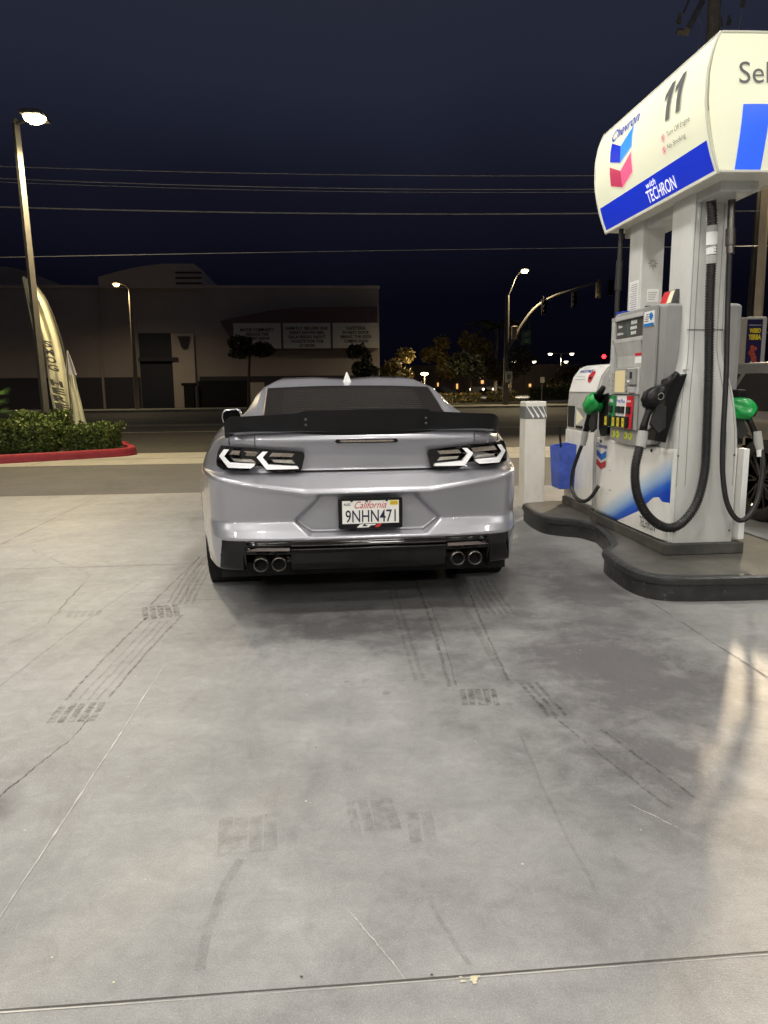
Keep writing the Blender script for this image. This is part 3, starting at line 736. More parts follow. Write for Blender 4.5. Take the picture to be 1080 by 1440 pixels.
# spoiler
sb = B()
def spt(x): return pl(abs(x), [(0, 1.150), (.33, 1.147), (.36, 1.136), (.62, 1.120), (.775, 1.114)])
def spy(x): return .118+.14*(abs(x)/.75)**2.6
xs = [i*.0189-.756 for i in range(81)]
vs = []; 
for x in xs:
    y = spy(x); zt = spt(x)
    zt -= .030*max(0, (abs(x)-.70)/.056)**2; y += .03*max(0, (abs(x)-.70)/.056)**2
    vs += [(CX+x, CY+y, 1.010-.012*max(0, (abs(x)-.66)/.1)**2), (CX+x, CY+y-.022, zt), (CX+x, CY+y-.016, zt+.0005), (CX+x, CY+y+.010, 1.055), (CX+x, CY+y+.16, 1.046)]
fs = []
for i in range(80):
    for k in range(4): fs.append((i*5+k, (i+1)*5+k, (i+1)*5+k+1, i*5+k+1))
fs += [(0, 1, 2, 3, 4), tuple(80*5+k for k in (4, 3, 2, 1, 0))]
sb.add(vs, fs); sp_ = sb.build('spoiler', 'satin_black', car, recalc=True)
cb = B()
cb.sheet(lambda a, c: (CX+lerp(-.335, .335, a), CY+spy(lerp(-.335, .335, a))-.004-.022*(.06+c*.94)-.004, lerp(1.03, spt(lerp(-.335, .335, a))+.003, c)), 14, 2); cb.build('centre_plate', 'satin_black', sp_)
for sgn in (1, -1):
    for z in (1.072, 1.100):
        bo = B(); bo.lathe([(0, -.004), (.0055, -.003), (.007, 0), (.007, .006)], (CX+sgn*.318, CY+spy(.318)-.026, z), 'y', 10); bo.build('bolt', 'dark_chrome', sp_, smooth=True)
# mirrors
for sgn in (-1, 1):
    mb = B(); cxm = CX+sgn*.965
    pr = [(-.080, .0), (-.085, .03), (-.075, .085), (-.045, .105), (.06, .115), (.085, .10), (.105, .05), (.09, .0), (.05, -.03), (-.07, -.03)]
    mb.prism([(sgn*a*-1, c) for a, c in pr], 0, .14, lambda a, c, d: (cxm+a*(1-d*1.5), CY+2.95+d, .97+c*(1-d*1.2)+.015))
    mo = mb.build('wing_mirror', 'silver_paint', car, bevel=.02, smooth=True, recalc=True, seg=3)
    mg = B(); mg.prism([(sgn*a*-.82, c*.8+.008) for a, c in pr], 0, .004, lambda a, c, d: (cxm+a, CY+2.944+d, .97+c+.015)); mg.build('mirror_glass', 'gloss_black', mo, recalc=True)
    ma = B(); ma.box(min(CX+sgn*.80, CX+sgn*.94), max(CX+sgn*.80, CX+sgn*.94), CY+2.98, CY+3.05, .96, .985); ma.build('mirror_arm', 'satin_black', mo, bevel=.006)
# number plate
NP = plane((CX+.010, CY+.030, .586), (1, 0, 0), (0, 0, 1))
pb = B(); pb.prism([(-.166, -.084), (.166, -.084), (.170, -.078), (.170, .078), (.166, .084), (-.166, .084), (-.170, .078), (-.170, -.078)], 0, .028, lambda a, c, d: NP(a, c)+Vector((0, d, 0)))
npo = pb.build('number_plate', 'satin_black', car, bevel=.003)
pw = B(); pw.prism([(-.150, -.055), (.150, -.055), (.150, .072), (-.150, .072)], -.003, 0, lambda a, c, d: NP(a, c)+Vector((0, d, 0))); pw.build('plate_panel', 'plate_white', npo)
T = lambda a, c: NP(a, c)+Vector((0, -.0042, 0))
tb = B(); put_text(tb, '9NHN471', T, -.133, .133, -.048, .021, bold=.006); tb.build('plate_number', 'ink_navy', npo)
tb = B(); put_text(tb, 'California', T, -.090, .080, .030, .068, shear=.35, bold=.0); tb.build('plate_state', 'ink_red', npo)
tb = B(); put_text(tb, 'AUG', T, -.143, -.108, .046, .060, bold=.02); tb.build('month_sticker', 'ink_navy', npo)
tb = B(); tb.prism([(.102, .046), (.145, .046), (.145, .070), (.102, .070)], -.0045, -.003, lambda a, c, d: NP(a, c)+Vector((0, d, 0)), 0); put_text(tb, '2025', lambda a, c: NP(a, c)+Vector((0, -.0055, 0)), .108, .140, .053, .064, 1)
tb.build('year_sticker', ['sticker_yellow', 'ink_navy'], npo)
tb = B()
for poly, mi in (([(-.075, -.077), (-.055, -.059), (-.035, -.059), (-.048, -.071), (-.022, -.071), (-.018, -.077)], 0), ([(-.030, -.059), (.028, -.059), (.022, -.065), (.002, -.065), (-.012, -.077), (-.028, -.077), (-.014, -.065), (-.024, -.065)], 0), ([(.036, -.057), (.060, -.057), (.044, -.077), (.022, -.077)], 1)):
    tb.prism(poly, -.004, 0, lambda a, c, d: NP(a, c)+Vector((0, d, 0)), mi)
tb.build('frame_lettering', ['clean_white', 'ink_red'], npo)
for x in (-.10, -.02, .085):
    tb = B(); tb.lathe([(0, -.006), (.007, -.005), (.008, 0)], T(x, .074), 'y', 10); tb.build('screw_cap', 'matt_black', npo)
# diffuser
db = B()
def dprof(z): return pl(z, [(.262, .13), (.275, .055), (.30, .040), (.350, .030), (.388, .022), (.393, .006), (.403, .006), (.406, .026), (.412, .030), (.416, .008), (.424, .004), (.432, .012), (.440, .014), (.447, .032)])
zs_ = [.262, .268, .275, .287, .30, .317, .333, .350, .369, .388, .3905, .393, .398, .403, .406, .412, .414, .416, .420, .424, .428, .432, .437, .440, .444, .447]
xd = [i*.0125 for i in range(67)]
def dx_pt(x, z, sgn):
    xm = lerp(.80, .775, (z-.26)/.19)
    x2 = min(x, xm); y = cmr(x2, RY)
    d = dprof(z)
    if .42 < x2: d = lerp(d, .022 if z > .30 else d, max(0, min(1, (x2-.62)/.03)) if z > .385 else 0)
    return (CX+sgn*x2, CY+y+d, z)
for sgn in (1, -1):
    for i in range(len(xd)-1):
        for j in range(len(zs_)-1):
            xm = (xd[i]+xd[i+1])/2; zm = (zs_[j]+zs_[j+1])/2
            if xd[i] >= lerp(.80, .775, (zm-.26)/.19): continue
            if .415 < xm < .655 and zm < .372: continue
            vs = [dx_pt(xd[i], zs_[j], sgn), dx_pt(xd[i+1], zs_[j], sgn), dx_pt(xd[i+1], zs_[j+1], sgn), dx_pt(xd[i], zs_[j+1], sgn)]
            db.add(vs, [(0, 1, 2, 3) if sgn > 0 else (3, 2, 1, 0)])
dif = db.build('diffuser', 'gloss_black', car, smooth='all', recalc=True)
for sgn in (1, -1):
    rb = B(); poly = [(.420, .393), (.42, .410), (.59, .412), (.645, .394)]
    rb.prism([(sgn*a, c) for a, c in poly], 0, .006, lambda a, c, d: (CX+a, CY+cmr(abs(a), RY)-.0005+d, c)); rb.build('rear_reflector', 'reflector', dif, recalc=True)
    # exhaust bay and tips
    eb = B(); x0, x1 = sorted((CX+sgn*.405, CX+sgn*.665)); eb.add([(x0, CY+.06, .245), (x1, CY+.06, .245), (x1, CY+.06, .372), (x0, CY+.06, .372), (x0, CY+.40, .245), (x1, CY+.40, .245), (x1, CY+.40, .372), (x0, CY+.40, .372)], [(4, 5, 6, 7), (0, 4, 7, 3), (1, 2, 6, 5), (3, 7, 6, 2)])
    eb.build('exhaust_bay', 'matt_black', dif)
    for xe in (.478, .572):
        ex = B(); ex.lathe([(.026, .20), (.031, .05), (.0315, .012), (.032, .004), (.0355, 0), (.0390, .004), (.0395, .02), (.040, .22)], (CX+sgn*xe, CY+.012, .318), 'y', 28)
        eo = ex.build('exhaust_tip', 'dark_chrome', car, smooth=True, recalc=True)
        ex = B(); ex.lathe([(0, .16), (.032, .16)], (CX+sgn*xe, CY-.09, .318), 'y', 24); ex.build('pipe_end', 'matt_black', eo)
    ex = B(); ex.lathe([(.0, -.01), (.02, 0), (.026, .03), (.026, .3)], (CX+sgn*.425, CY+.12, .325), 'y', 16); ex.build('exhaust_clamp', 'dark_chrome', car, smooth=True)
# highlights on the black diffuser, drawn as thin lighter metal lines
for z in (.399, .421, .4435):
    nb = B(); nb.tube([(CX+x*.0205, CY+cmr(abs(x*.0205), RY)+(.004 if z < .41 else .010 if z > .43 else .002), z) for x in range(-20, 21)], .0022, 6); nb.build('highlight_line', 'dark_chrome', dif, smooth=True)
# underbody
ubx = B(); ubx.box(CX-.80, CX+.80, CY+.25, CY+4.5, .20, .28); ubx.box(CX-.62, CX+.62, CY+.30, CY+4.5, .26, .8); ubx.build('underbody', 'matt_black', car)
for sgn in (1, -1):
    for ay in (1.06, 3.82):
        lb = B(); lb.lathe([(AR+.01, 0), (AR+.01, .30), (.1, .30)], (CX+(sgn*.935 if sgn < 0 else .635), CY+ay, .345), 'x', 36); lb.build('wheel_arch', 'matt_black', car)
def wheel(parent, cx, cy, cz, rad, w, sgn, paint='satin_black', spokes=10, n='wheel'):
    tb_ = B(); h = w/2
    pr = [(rad*.70, -h*.9), (rad*.78, -h), (rad*.93, -h*.98), (rad*.985, -h*.86)]
    for k in range(4):
        a = -h*.72+k*h*.40
        pr += [(rad, a-.0), (rad, a+h*.28), (rad-.009, a+h*.29), (rad-.009, a+h*.39)]
    pr += [(rad*.985, h*.88), (rad*.93, h*.98), (rad*.78, h), (rad*.70, h*.9)]
    tb_.lathe(pr, (cx, cy, cz), 'x', 48); root = bpy.data.objects.new(n, None); C.objects.link(root); root.parent = parent
    root.location = Vector((cx, cy, cz))-wloc(parent); root.empty_display_size = .1
    tb_.build('tyre', 'rubber', root, smooth=True, recalc=True)
    rm = B(); rm.lathe([(rad*.71, -h*.85), (rad*.71, h*.85)], (cx, cy, cz), 'x', 40); rm.lathe([(rad*.66, sgn*h*.80), (rad*.73, sgn*h*.92), (rad*.70, sgn*h*.70)], (cx, cy, cz), 'x', 40)
    rm.lathe([(0, sgn*h*.8), (rad*.14, sgn*h*.8), (rad*.18, sgn*h*.5)], (cx, cy, cz), 'x', 24)
    for k in range(spokes):
        a = 2*math.pi*k/spokes
        for da in (-.09, .09):
            c0, s0 = math.cos(a), math.sin(a); c1, s1 = math.cos(a+da*1.6), math.sin(a+da*1.6)
            rm.tube([(cx+sgn*h*.72, cy+c0*rad*.12, cz+s0*rad*.12), (cx+sgn*h*.74, cy+c1*rad*.42, cz+s1*rad*.42), (cx+sgn*h*.80, cy+c1*rad*.70, cz+s1*rad*.70)], [.022, .016, .013], 6)
    rm.build('rim', paint, root, smooth=True)
    dk = B(); dk.lathe([(0, sgn*h*.15), (rad*.48, sgn*h*.15), (rad*.48, sgn*h*.05)], (cx, cy, cz), 'x', 28); dk.build('brake_disc', 'dark_chrome', root)
for sgn in (1, -1):
    for ay in (1.06, 3.82): wheel(car, CX+sgn*.795, CY+ay, .345, .345, .29, sgn)

# ================================================================ PUMP ISLAND
isl = thing('pump_island', 'black edged raised island that carries fuel pump 11', 'island', (2.5, 5.5, 0))
OUTL = [(2.02, 6.93), (1.91, 6.86), (1.87, 6.62), (1.862, 6.30), (1.895, 6.10), (2.0, 5.98), (2.13, 5.88), (2.185, 5.70), (2.12, 5.30), (2.02, 4.96), (1.90, 4.80), (1.865, 4.58), (1.855, 4.30), (1.90, 4.12), (2.04, 4.022), (2.4, 3.99), (3.2, 3.98), (3.2, 6.98), (2.2, 6.98)]
def smoothpoly(P_, n=5):
    out = []; N = len(P_)
    for i in range(N):
        p0, p1, p2, p3 = P_[i-1], P_[i], P_[(i+1) % N], P_[(i+2) % N]
        if i in (15, 16, 17, 18): out.append(p1); continue
        if i in (6, 7, 8, 9):
            out += [(p1[0]+(p2[0]-p1[0])*k/n, p1[1]+(p2[1]-p1[1])*k/n) for k in range(n)]; continue
        for k in range(n):
            t_ = k/n; out.append(tuple(.5*((2*p1[a])+(p2[a]-p0[a])*t_+(2*p0[a]-5*p1[a]+4*p2[a]-p3[a])*t_*t_+(3*p1[a]-p0[a]-3*p2[a]+p3[a])*t_**3) for a in (0, 1)))
    return out
OP = smoothpoly(OUTL)
def inset(P_, d):
    N = len(P_); out = []
    for i in range(N):
        a = Vector(P_[i-1]); c = Vector(P_[(i+1) % N]); t_ = (c-a).normalized(); out.append((P_[i][0]+t_.y*-d*-1*-1, P_[i][1]+t_.x*d*-1*-1))
    return out
def ring(b_, levels, m=None, cap=None):
    N = len(OP); vs = []
    for d, z in levels:
        for x, y in inset(OP, d): vs.append((x, y, z))
    fs = [(l*N+i, l*N+(i+1) % N, (l+1)*N+(i+1) % N, (l+1)*N+i) for l in range(len(levels)-1) for i in range(N)]
    b_.add(vs, fs, m)
    if cap is not None: b_.add([(x, y, levels[-1][1]) for x, y in inset(OP, levels[-1][0])], [tuple(range(N))], cap)
ib = B(); ring(ib, [(.012, 0), (.012, .095), (.0, .10), (-.006, .118), (.0, .140), (.02, .150), (.055, .150)], 0, None)
ib.build('kerb_edge', 'island_black', isl, smooth=True)
it = B(); it.add([(x, y, .1495) for x, y in inset(OP, .05)], [tuple(range(len(OP)))]); it.build('island_deck', 'island_top', isl)

PX = 2.49
pump = thing('fuel_pump', 'tall grey and white fuel pump numbered 11 with a lit sign on top', 'fuel pump', (PX, 4.6, .15))
b_ = B(); b_.box(2.225, 2.765, 4.56, 5.93, .15, .225); b_.build('plinth', 'plinth', pump, bevel=.006)
# lower cabinet and its door panels (left/right)
b_ = B(); b_.box(2.285, 2.705, 4.62, 5.90, .225, .90); b_.build('lower_cabinet', 'pump_light_grey', pump)
def doorpanel(sgn):
    b_ = B(); xo = PX-sgn*.240
    # vertical bow: slight curve, bevelled near end
    def fn(a, c):
        y = lerp(4.605, 5.90, a); z = lerp(.235, .842, c)
        bow = .012*math.sin(math.pi*min(1, a*1.02))
        return (xo-sgn*(bow if a > .1 else bow), y, z)
    prof = [(4.605, .035), (4.64, .012), (4.70, .0), (5.0, -.006), (5.4, -.008), (5.75, -.004), (5.88, .0)]
    vs = []; zs = [.235+.0304*i for i in range(21)]
    for z in zs:
        for y, d in prof: vs.append((xo+sgn*d, y, z))
    n = len(prof); fs = [(j*n+i, j*n+i+1, (j+1)*n+i+1, (j+1)*n+i) for j in range(20) for i in range(n-1)]
    b_.add(vs, fs)
    o = b_.build('door_panel', 'blue_print' if sgn > 0 else 'pump_white', pump, smooth=True)
    md = o.modifiers.new('s', 'SOLIDIFY'); md.thickness = .008; md.offset = 0
    return o
dp = doorpanel(1); doorpanel(-1)
# plain white field below the printed sweep + lettering on the left door
PF = plane((PX-.2545, 0, 0), (0, -1, 0), (0, 0, 1))     # u = -y
def LF(a, c): return PF(-a, c)
b_ = B()
prf = [(4.600, -.036), (4.605, -.035), (4.64, -.012), (4.70, .0), (5.0, .006), (5.4, .008)]
ytp = lambda y: pl(y, [(4.60, .49), (4.68, .49), (4.72, .515), (4.80, .50), (5.02, .37), (5.38, .238)])
ysw = [4.598+.02*i for i in range(40)]
for ya, yb in zip(ysw, ysw[1:]):
    xa, xb = PX-.2475-pl(ya, prf), PX-.2475-pl(yb, prf)
    b_.add([(xa, ya, .237), (xa, ya, ytp(ya)), (xb, yb, ytp(yb)), (xb, yb, .237)], [(0, 1, 2, 3)])
b_.build('white_sweep', 'pump_white', dp)
b_ = B(); put_text(b_, 'TECHRON', lambda a, c: Vector((PX-.2585, -a, c)), -4.98, -4.735, .275, .345, bold=.0); b_.build('door_lettering', 'ink_navy', dp)
def logo(b_, fn, u0, u1, v0, v1, mats, word=None):
    """two stacked V stripes with shading, in the rectangle"""
    um = (u0+u1)/2; h = (v1-v0); t_ = h*.30; dip = h*.2
    top = v1; 
    for k, (mi_l, mi_r) in enumerate(((0, 1), (2, 3))):
        a = top-k*h*.46
        b_.add([fn(u0, a), fn(um, a-dip), fn(um, a-dip-t_), fn(u0, a-t_)], [(0, 1, 2, 3)], mats[mi_l])
        b_.add([fn(um, a-dip), fn(u1, a), fn(u1, a-t_), fn(um, a-dip-t_)], [(0, 1, 2, 3)], mats[mi_r])
b_ = B(); lf = lambda a, c: Vector((PX-.2535, -a, c)); logo(b_, lf, -5.86, -5.66, .585, .745, (0, 1, 2, 3)); put_text(b_, 'Chevron', lf, -5.87, -5.65, .762, .80, 4, bold=.02)
b_.build('door_emblem', ['logo_blue_dark', 'logo_blue', 'logo_red_dark', 'logo_red', 'logo_blue_dark'], dp)
for y in (5.78, 4.86):
    b_ = B(); b_.lathe([(0, -.003), (.010, -.002), (.012, .002)], (PX-.2535, y, .815), 'x', 12); b_.build('door_lock', 'matt_black', dp)
b_ = B(); b_.box(2.262, 2.288, 4.588, 4.603, .235, .842); b_.build('door_edge', 'pump_white', pump, bevel=.002)
b_ = B(); b_.box(2.735, 2.775, 4.585, 4.66, .24, .84); b_.build('door_edge', 'clean_white', pump, bevel=.004)
# near end column with curved shoulders
ec = B()
lev = [(.225, .222, 4.600), (.60, .222, 4.600), (.84, .220, 4.602), (.95, .216, 4.606), (1.10, .203, 4.617), (1.22, .183, 4.632), (1.32, .160, 4.648), (1.40, .141, 4.662), (1.47, .131, 4.674), (1.56, .128, 4.680), (1.8, .127, 4.682), (2.5, .127, 4.682)]
vs = []; 
for z, hw, yf in lev:
    cxx = lerp(PX, 2.478, min(1, max(0, (z-.85)/.6)))
    for a, y in ((-hw, 4.96), (-hw, yf+.03), (-hw+.006, yf+.012), (-hw+.022, yf), (hw-.022, yf), (hw-.006, yf+.012), (hw, yf+.03), (hw, 4.96)):
        vs.append((cxx+a, y, z))
N = 8; fs = [(l*N+i, l*N+(i+1) % N, (l+1)*N+(i+1) % N, (l+1)*N+i) for l in range(len(lev)-1) for i in range(N)]
ec.add(vs, fs); ec.build('end_column', 'pump_column', pump, smooth=True, recalc=True)
# recessed centre channel mouldings (raised ribs following the shoulder)
for hwf, rr_ in ((.60, .0035), (.86, .003)):
    for sgn in (-1, 1):
        b_ = B(); b_.tube([(lerp(PX, 2.478, min(1, max(0, (z-.85)/.6)))+sgn*hw*hwf*(1 if z > .3 else 1.05), yf+.001, z) for z, hw, yf in lev if z > .24], rr_, 6); b_.build('moulding', 'pump_grey', pump, smooth=True)
b_ = B(); b_.box(2.352, 2.60, 4.675, 4.6825, 1.600, 1.603); b_.build('seam', 'pump_dark_grey', pump)
b_ = B(); b_.prism([(2.61, 1.60), (2.635, 1.60), (2.632, 2.45), (2.61, 2.45)], 4.72, 4.76, lambda a, c, d: (a, d, c)); b_.box(2.66, 2.70, 5.0, 5.2, 1.2, 1.85); b_.build('cable_cover', 'pump_column', pump)
# far column
b_ = B(); b_.box(2.355, 2.53, 5.44, 5.66, .9, 2.5); b_.build('far_column', 'pump_column', pump, bevel=.012)
b_ = B()
for k in range(8):
    a = k*math.pi/4; b_.prism([(-.004, .012), (.004, .012), (.003, .036), (-.003, .036)], 0, .003, lambda p, q, d, a=a: (2.445+p*math.cos(a)-q*math.sin(a), 5.4385-d, 2.13+p*math.sin(a)+q*math.cos(a)))
b_.build('vent_star', 'pump_grey', pump)
b_ = B(); b_.box(2.41, 2.50, 5.4365, 5.4395, 1.86, 1.95, 0)
for k in range(4): b_.box(2.42, 2.47+.005*k, 5.4345, 5.4365, 1.875+k*.016, 1.878+k*.016, 1)
b_.build('notice', ['clean_white', 'grey_ink'], pump)
b_ = B(); b_.box(2.3525, 2.3545, 5.46, 5.62, 1.80, 2.02, 0)
for k in range(12): b_.box(2.351, 2.3525, 5.48, 5.60-.01*(k % 3), 1.815+k*.016, 1.818+k*.016, 1)
b_.build('notice', ['clean_white', 'grey_ink'], pump, label='tall cream notice sheet')
b_ = B(); b_.box(2.40, 2.48, 5.42, 5.438, 1.78, 1.83); b_.build('speaker', 'pump_dark_grey', pump)
# upper header below the sign
b_ = B(); b_.box(2.37, 2.60, 4.40, 5.80, 2.37, 2.45); b_.build('header', 'pump_light_grey', pump, bevel=.008)
# ---- hood (display head)
HX0, HX1 = 2.20, 2.78; HY0, HY1 = 4.76, 5.51
b_ = B()
hp = [(HX0+.02, HY1), (HX0, HY1-.02), (HX0, HY0+.05), (HX0+.012, HY0+.015), (HX0+.05, HY0), (HX1-.05, HY0), (HX1, HY0+.04), (HX1, HY1), ]
hl_ = [(.905, .03), (.93, .012), (1.0, .0), (1.18, .0), (1.2, 0), (1.45, .0), (1.76, -.0), (1.775, .012)]
vs = [];
for z, d in hl_:
    for x, y in hp: vs.append((x+(d if x < PX else -d), y+(d if y < 5 else -d), z))
N = len(hp); fs = [(l*N+i, l*N+(i+1) % N, (l+1)*N+(i+1) % N, (l+1)*N+i) for l in range(len(hl_)-1) for i in range(N)]
fs += [tuple(range(N))[::-1], tuple(range((len(hl_)-1)*N, len(hl_)*N))]
b_.add(vs, fs); hood = b_.build('display_head', 'pump_grey', pump, recalc=True, bevel=.006)
def face(name, y0, y1, z0, z1, d, mat_, par=hood, m2=None, bevel=.0):
    b_ = B(); b_.box(HX0-d, HX0+.001, y0, y1, z0, z1); return b_.build(name, mat_, par, bevel=bevel)
# frame around recess: light grey surround slabs
face('surround', 4.965, 5.47, 1.715, 1.745, .022, 'pump_light_grey', bevel=.004); face('surround', 4.965, 5.47, 1.555, 1.585, .022, 'pump_light_grey', bevel=.004)
face('surround', 5.445, 5.50, .95, 1.745, .022, 'pump_light_grey', bevel=.004); face('surround', 4.765, 4.965, .95, 1.765, .018, 'pump_grey', bevel=.004)
dpz = face('price_display', 4.97, 5.44, 1.587, 1.713, .006, 'pump_dark_grey')
face('display_screen', 5.20, 5.27, 1.60, 1.70, .008, 'lcd', dpz)
b_ = B(); sf = lambda a, c: Vector((HX0-.0085, -a, c))
for (s_, u0, u1, v0, v1) in (('Sale', -5.40, -5.33, 1.665, 1.685), ('Gallons', -5.42, -5.31, 1.615, 1.635), ('888', -5.18, -5.08, 1.675, 1.70), ('888', -5.19, -5.08, 1.64, 1.662), ('888', -5.18, -5.09, 1.605, 1.628)):
    put_text(b_, s_, sf, u0, u1, v0, v1, bold=.03)
b_.build('display_lettering', 'clean_white', dpz)
rc = B(); rc.add([(HX0-.021, 4.967, 1.555), (HX0-.021, 5.445, 1.555), (HX0-.001, 5.40, 1.46), (HX0-.001, 5.0, 1.46), (HX0-.001, 5.40, 1.38), (HX0-.001, 5.0, 1.38)], [(0, 1, 2, 3), (3, 2, 4, 5)]); rc.build('recess', 'pump_light_grey', hood)
face('terminal', 4.97, 5.44, 1.19, 1.375, .030, 'pump_light_grey', bevel=.006)
t_o = face('screen_bezel', 5.16, 5.385, 1.195, 1.372, .034, 'pump_grey'); face('menu_screen', 5.185, 5.36, 1.205, 1.360, .036, 'beige_screen', t_o)
b_ = B(); 
for k in range(4):
    for y in (5.145, 5.405): b_.box(HX0-.040, HX0-.02, y, y+.018, 1.215+k*.037, 1.230+k*.037)
b_.build('soft_keys', 'lightgrey', hood)
cr_o = face('card_reader', 4.985, 5.12, 1.255, 1.37, .050, 'pump_grey', bevel=.006); face('card_slot', 5.03, 5.06, 1.30, 1.345, .054, 'matt_black', cr_o); face('card_slot', 5.07, 5.10, 1.275, 1.29, .056, 'clean_white', cr_o)
face('receipt_slot', 5.0, 5.11, 1.20, 1.245, .045, 'lightgrey', bevel=.006)
face('warning_sticker', 4.985, 5.10, 1.455, 1.485, .004, 'red'); face('warning_sticker', 4.985, 5.10, 1.405, 1.45, .004, 'clean_white')
b_ = B(); b_.box(HX0-.021, HX0-.018, 4.79, 4.94, 1.64, 1.735, 0); b_.box(HX0-.0225, HX0-.021, 4.79, 4.94, 1.64, 1.658, 1)
for k in range(4): b_.box(HX0-.0225, HX0-.021, 4.87, 4.93-.008*k, 1.67+.014*k, 1.676+.014*k, 2)
b_.add([(HX0-.0235, 4.80, 1.70), (HX0-.0235, 4.83, 1.672), (HX0-.0235, 4.86, 1.695), (HX0-.0235, 4.855, 1.72), (HX0-.0235, 4.82, 1.725)], [(0, 1, 2, 3, 4)], 1)
b_.build('payment_sticker', ['clean_white', 'logo_blue', 'grey_ink'], hood)
# vertical speaker strip on far edge
b_ = B(); b_.box(HX0-.004, HX0+.05, HY1+.001, HY1+.035, 1.0, 1.52, 0)
for k in range(15): b_.box(HX0-.007, HX0-.004, HY1+.005, HY1+.030, 1.02+k*.033, 1.034+k*.033, 1+(k % 3 == 0))
b_.build('side_strip', ['pump_grey', 'matt_black', 'clean_white'], hood)
# grade panel
gp = face('grade_panel', 4.98, 5.50, .945, 1.185, .022, 'pump_grey')
for y0, y1, m_ in ((5.36, 5.47, 'green'), (5.16, 5.33, 'clean_white'), (5.04, 5.16, 'red')):
    b_ = B(); b_.add([(HX0-.024, y0, 1.18), (HX0-.024, y1, 1.18), (HX0-.036, y1+.0, .95), (HX0-.036, y0, .95)], [(0, 1, 2, 3)]); b_.build('grade_strip', m_, gp)
b_ = B(); 
for y in (5.42, 5.285, 5.205, 5.10): b_.box(HX0-.045, HX0-.02, y-.024, y+.024, 1.055, 1.105, 0)
b_.build('price_window', 'matt_black', gp)
b_ = B(); sf = lambda a, c: Vector((HX0-.034, -a, c))
for s_, yc, mi in (('E85', 5.415, 0), ('Reg', 5.285, 1), ('Plus', 5.205, 1), ('Supreme', 5.10, 0)):
    put_text(b_, s_, sf, -yc-.035, -yc+.035, 1.13, 1.155, mi, bold=.02)
b_.build('grade_lettering', ['clean_white', 'ink_blue'], gp)
for y in (5.44, 5.295, 5.21, 5.12):
    b_ = B(); b_.box(HX0-.062, HX0-.022, y-.034, y+.034, .955, 1.035); bt = b_.build('grade_button', 'matt_black', gp, bevel=.012)
    b_ = B(); b_.box(HX0-.066, HX0-.05, y-.018, y+.018, .962, 1.025, 0); put_text(b_, '87' if y > 5.2 else '91', lambda a, c: Vector((HX0-.0665, -a, c)), -y-.011, -y+.011, .98, 1.005, 1)
    b_.build('octane_tag', ['yellow', 'matt_black'], bt)
b_ = B()
lp = plane((HX0-.002, 0, 0), (0, -1, 0), (0, 0, 1))
b_.prism([(-5.50, .945), (-4.80, .945), (-4.80, .86), (-5.0, .835), (-5.3, .83), (-5.50, .85)], 0, .06, lambda a, c, d: lp(a, c)+Vector((d, 0, 0))); lw = b_.build('hood_skirt', 'pump_grey', hood, bevel=.006, recalc=True)
for y in (5.43, 5.35, 5.20, 5.12):
    b_ = B(); b_.lathe([(0, -.006), (.026, -.005), (.030, 0)], (HX0-.001, y, .895), 'x', 20); b_.lathe([(0, -.0075), (.010, -.007)], (HX0-.001, y+.004, .897), 'x', 5, m=1); b_.build('round_sticker', ['bright_yellow_green', 'sign_green'], lw)
# topper cards
b_ = B(); b_.add([(2.30, 4.99, 1.775), (2.30, 4.80, 1.775), (2.33, 4.81, 1.87), (2.33, 4.98, 1.87), (2.335, 4.99, 1.775), (2.335, 4.80, 1.775), (2.365, 4.81, 1.87), (2.365, 4.98, 1.87)], [(0, 1, 2, 3), (7, 6, 5, 4), (0, 3, 7, 4), (1, 5, 6, 2), (3, 2, 6, 7)], 0)
b_.add([(2.298, 4.98, 1.785), (2.298, 4.88, 1.785), (2.325, 4.88, 1.865), (2.325, 4.975, 1.865)], [(0, 1, 2, 3)], 1); b_.add([(2.298, 4.88, 1.785), (2.298, 4.815, 1.785), (2.325, 4.82, 1.865), (2.325, 4.88, 1.865)], [(0, 1, 2, 3)], 2)
b_.build('advert_card', ['pump_dark_grey', 'red', 'flag_cream'], pump)
b_ = B(); b_.box(2.26, 2.33, 5.5, 5.63, 1.76, 1.80); b_.box(2.27, 2.33, 5.52, 5.60, 1.2, 1.77); b_.build('blue_tag', 'ink_blue', pump)
# ---- sign
SPROF = [(3.15-(3.15-a)*.72/.765, c_) for a, c_ in [(2.385, .225), (2.41, .235), (2.50, .268), (2.60, .295), (2.70, .315), (2.80, .325), (2.90, .325), (3.0, .312), (3.08, .292), (3.13, .272), (3.15, .262)]]
def sx_(z): return cmr(z, SPROF)
SY0, SY1 = 4.235, 5.90; SC = 2.485
def endy(z): return -.012-.055*math.sin(math.pi*(z-2.43)/.72)
zs = [2.43+i*.72/28 for i in range(29)]
sg = B(); n = 29
for sgn in (-1, 1): sg.add([(SC+sgn*sx_(z), y, z) for z in zs for y in (SY0, SY1)], [(2*i, 2*i+1, 2*i+3, 2*i+2) for i in range(28)])
sg.add([(SC-sx_(zs[-1]), SY0, zs[-1]), (SC+sx_(zs[-1]), SY0, zs[-1]), (SC+sx_(zs[-1]), SY1, zs[-1]), (SC-sx_(zs[-1]), SY1, zs[-1])], [(0, 1, 2, 3)], 1)
sg.add([(SC-sx_(zs[0]), SY0, zs[0]), (SC+sx_(zs[0]), SY0, zs[0]), (SC+sx_(zs[0]), SY1, zs[0]), (SC-sx_(zs[0]), SY1, zs[0])], [(3, 2, 1, 0)], 1)
def endf(a, z): return (SC+a*(sx_(z)-.006), SY0+endy(z)*math.cos(a*1.2), z)
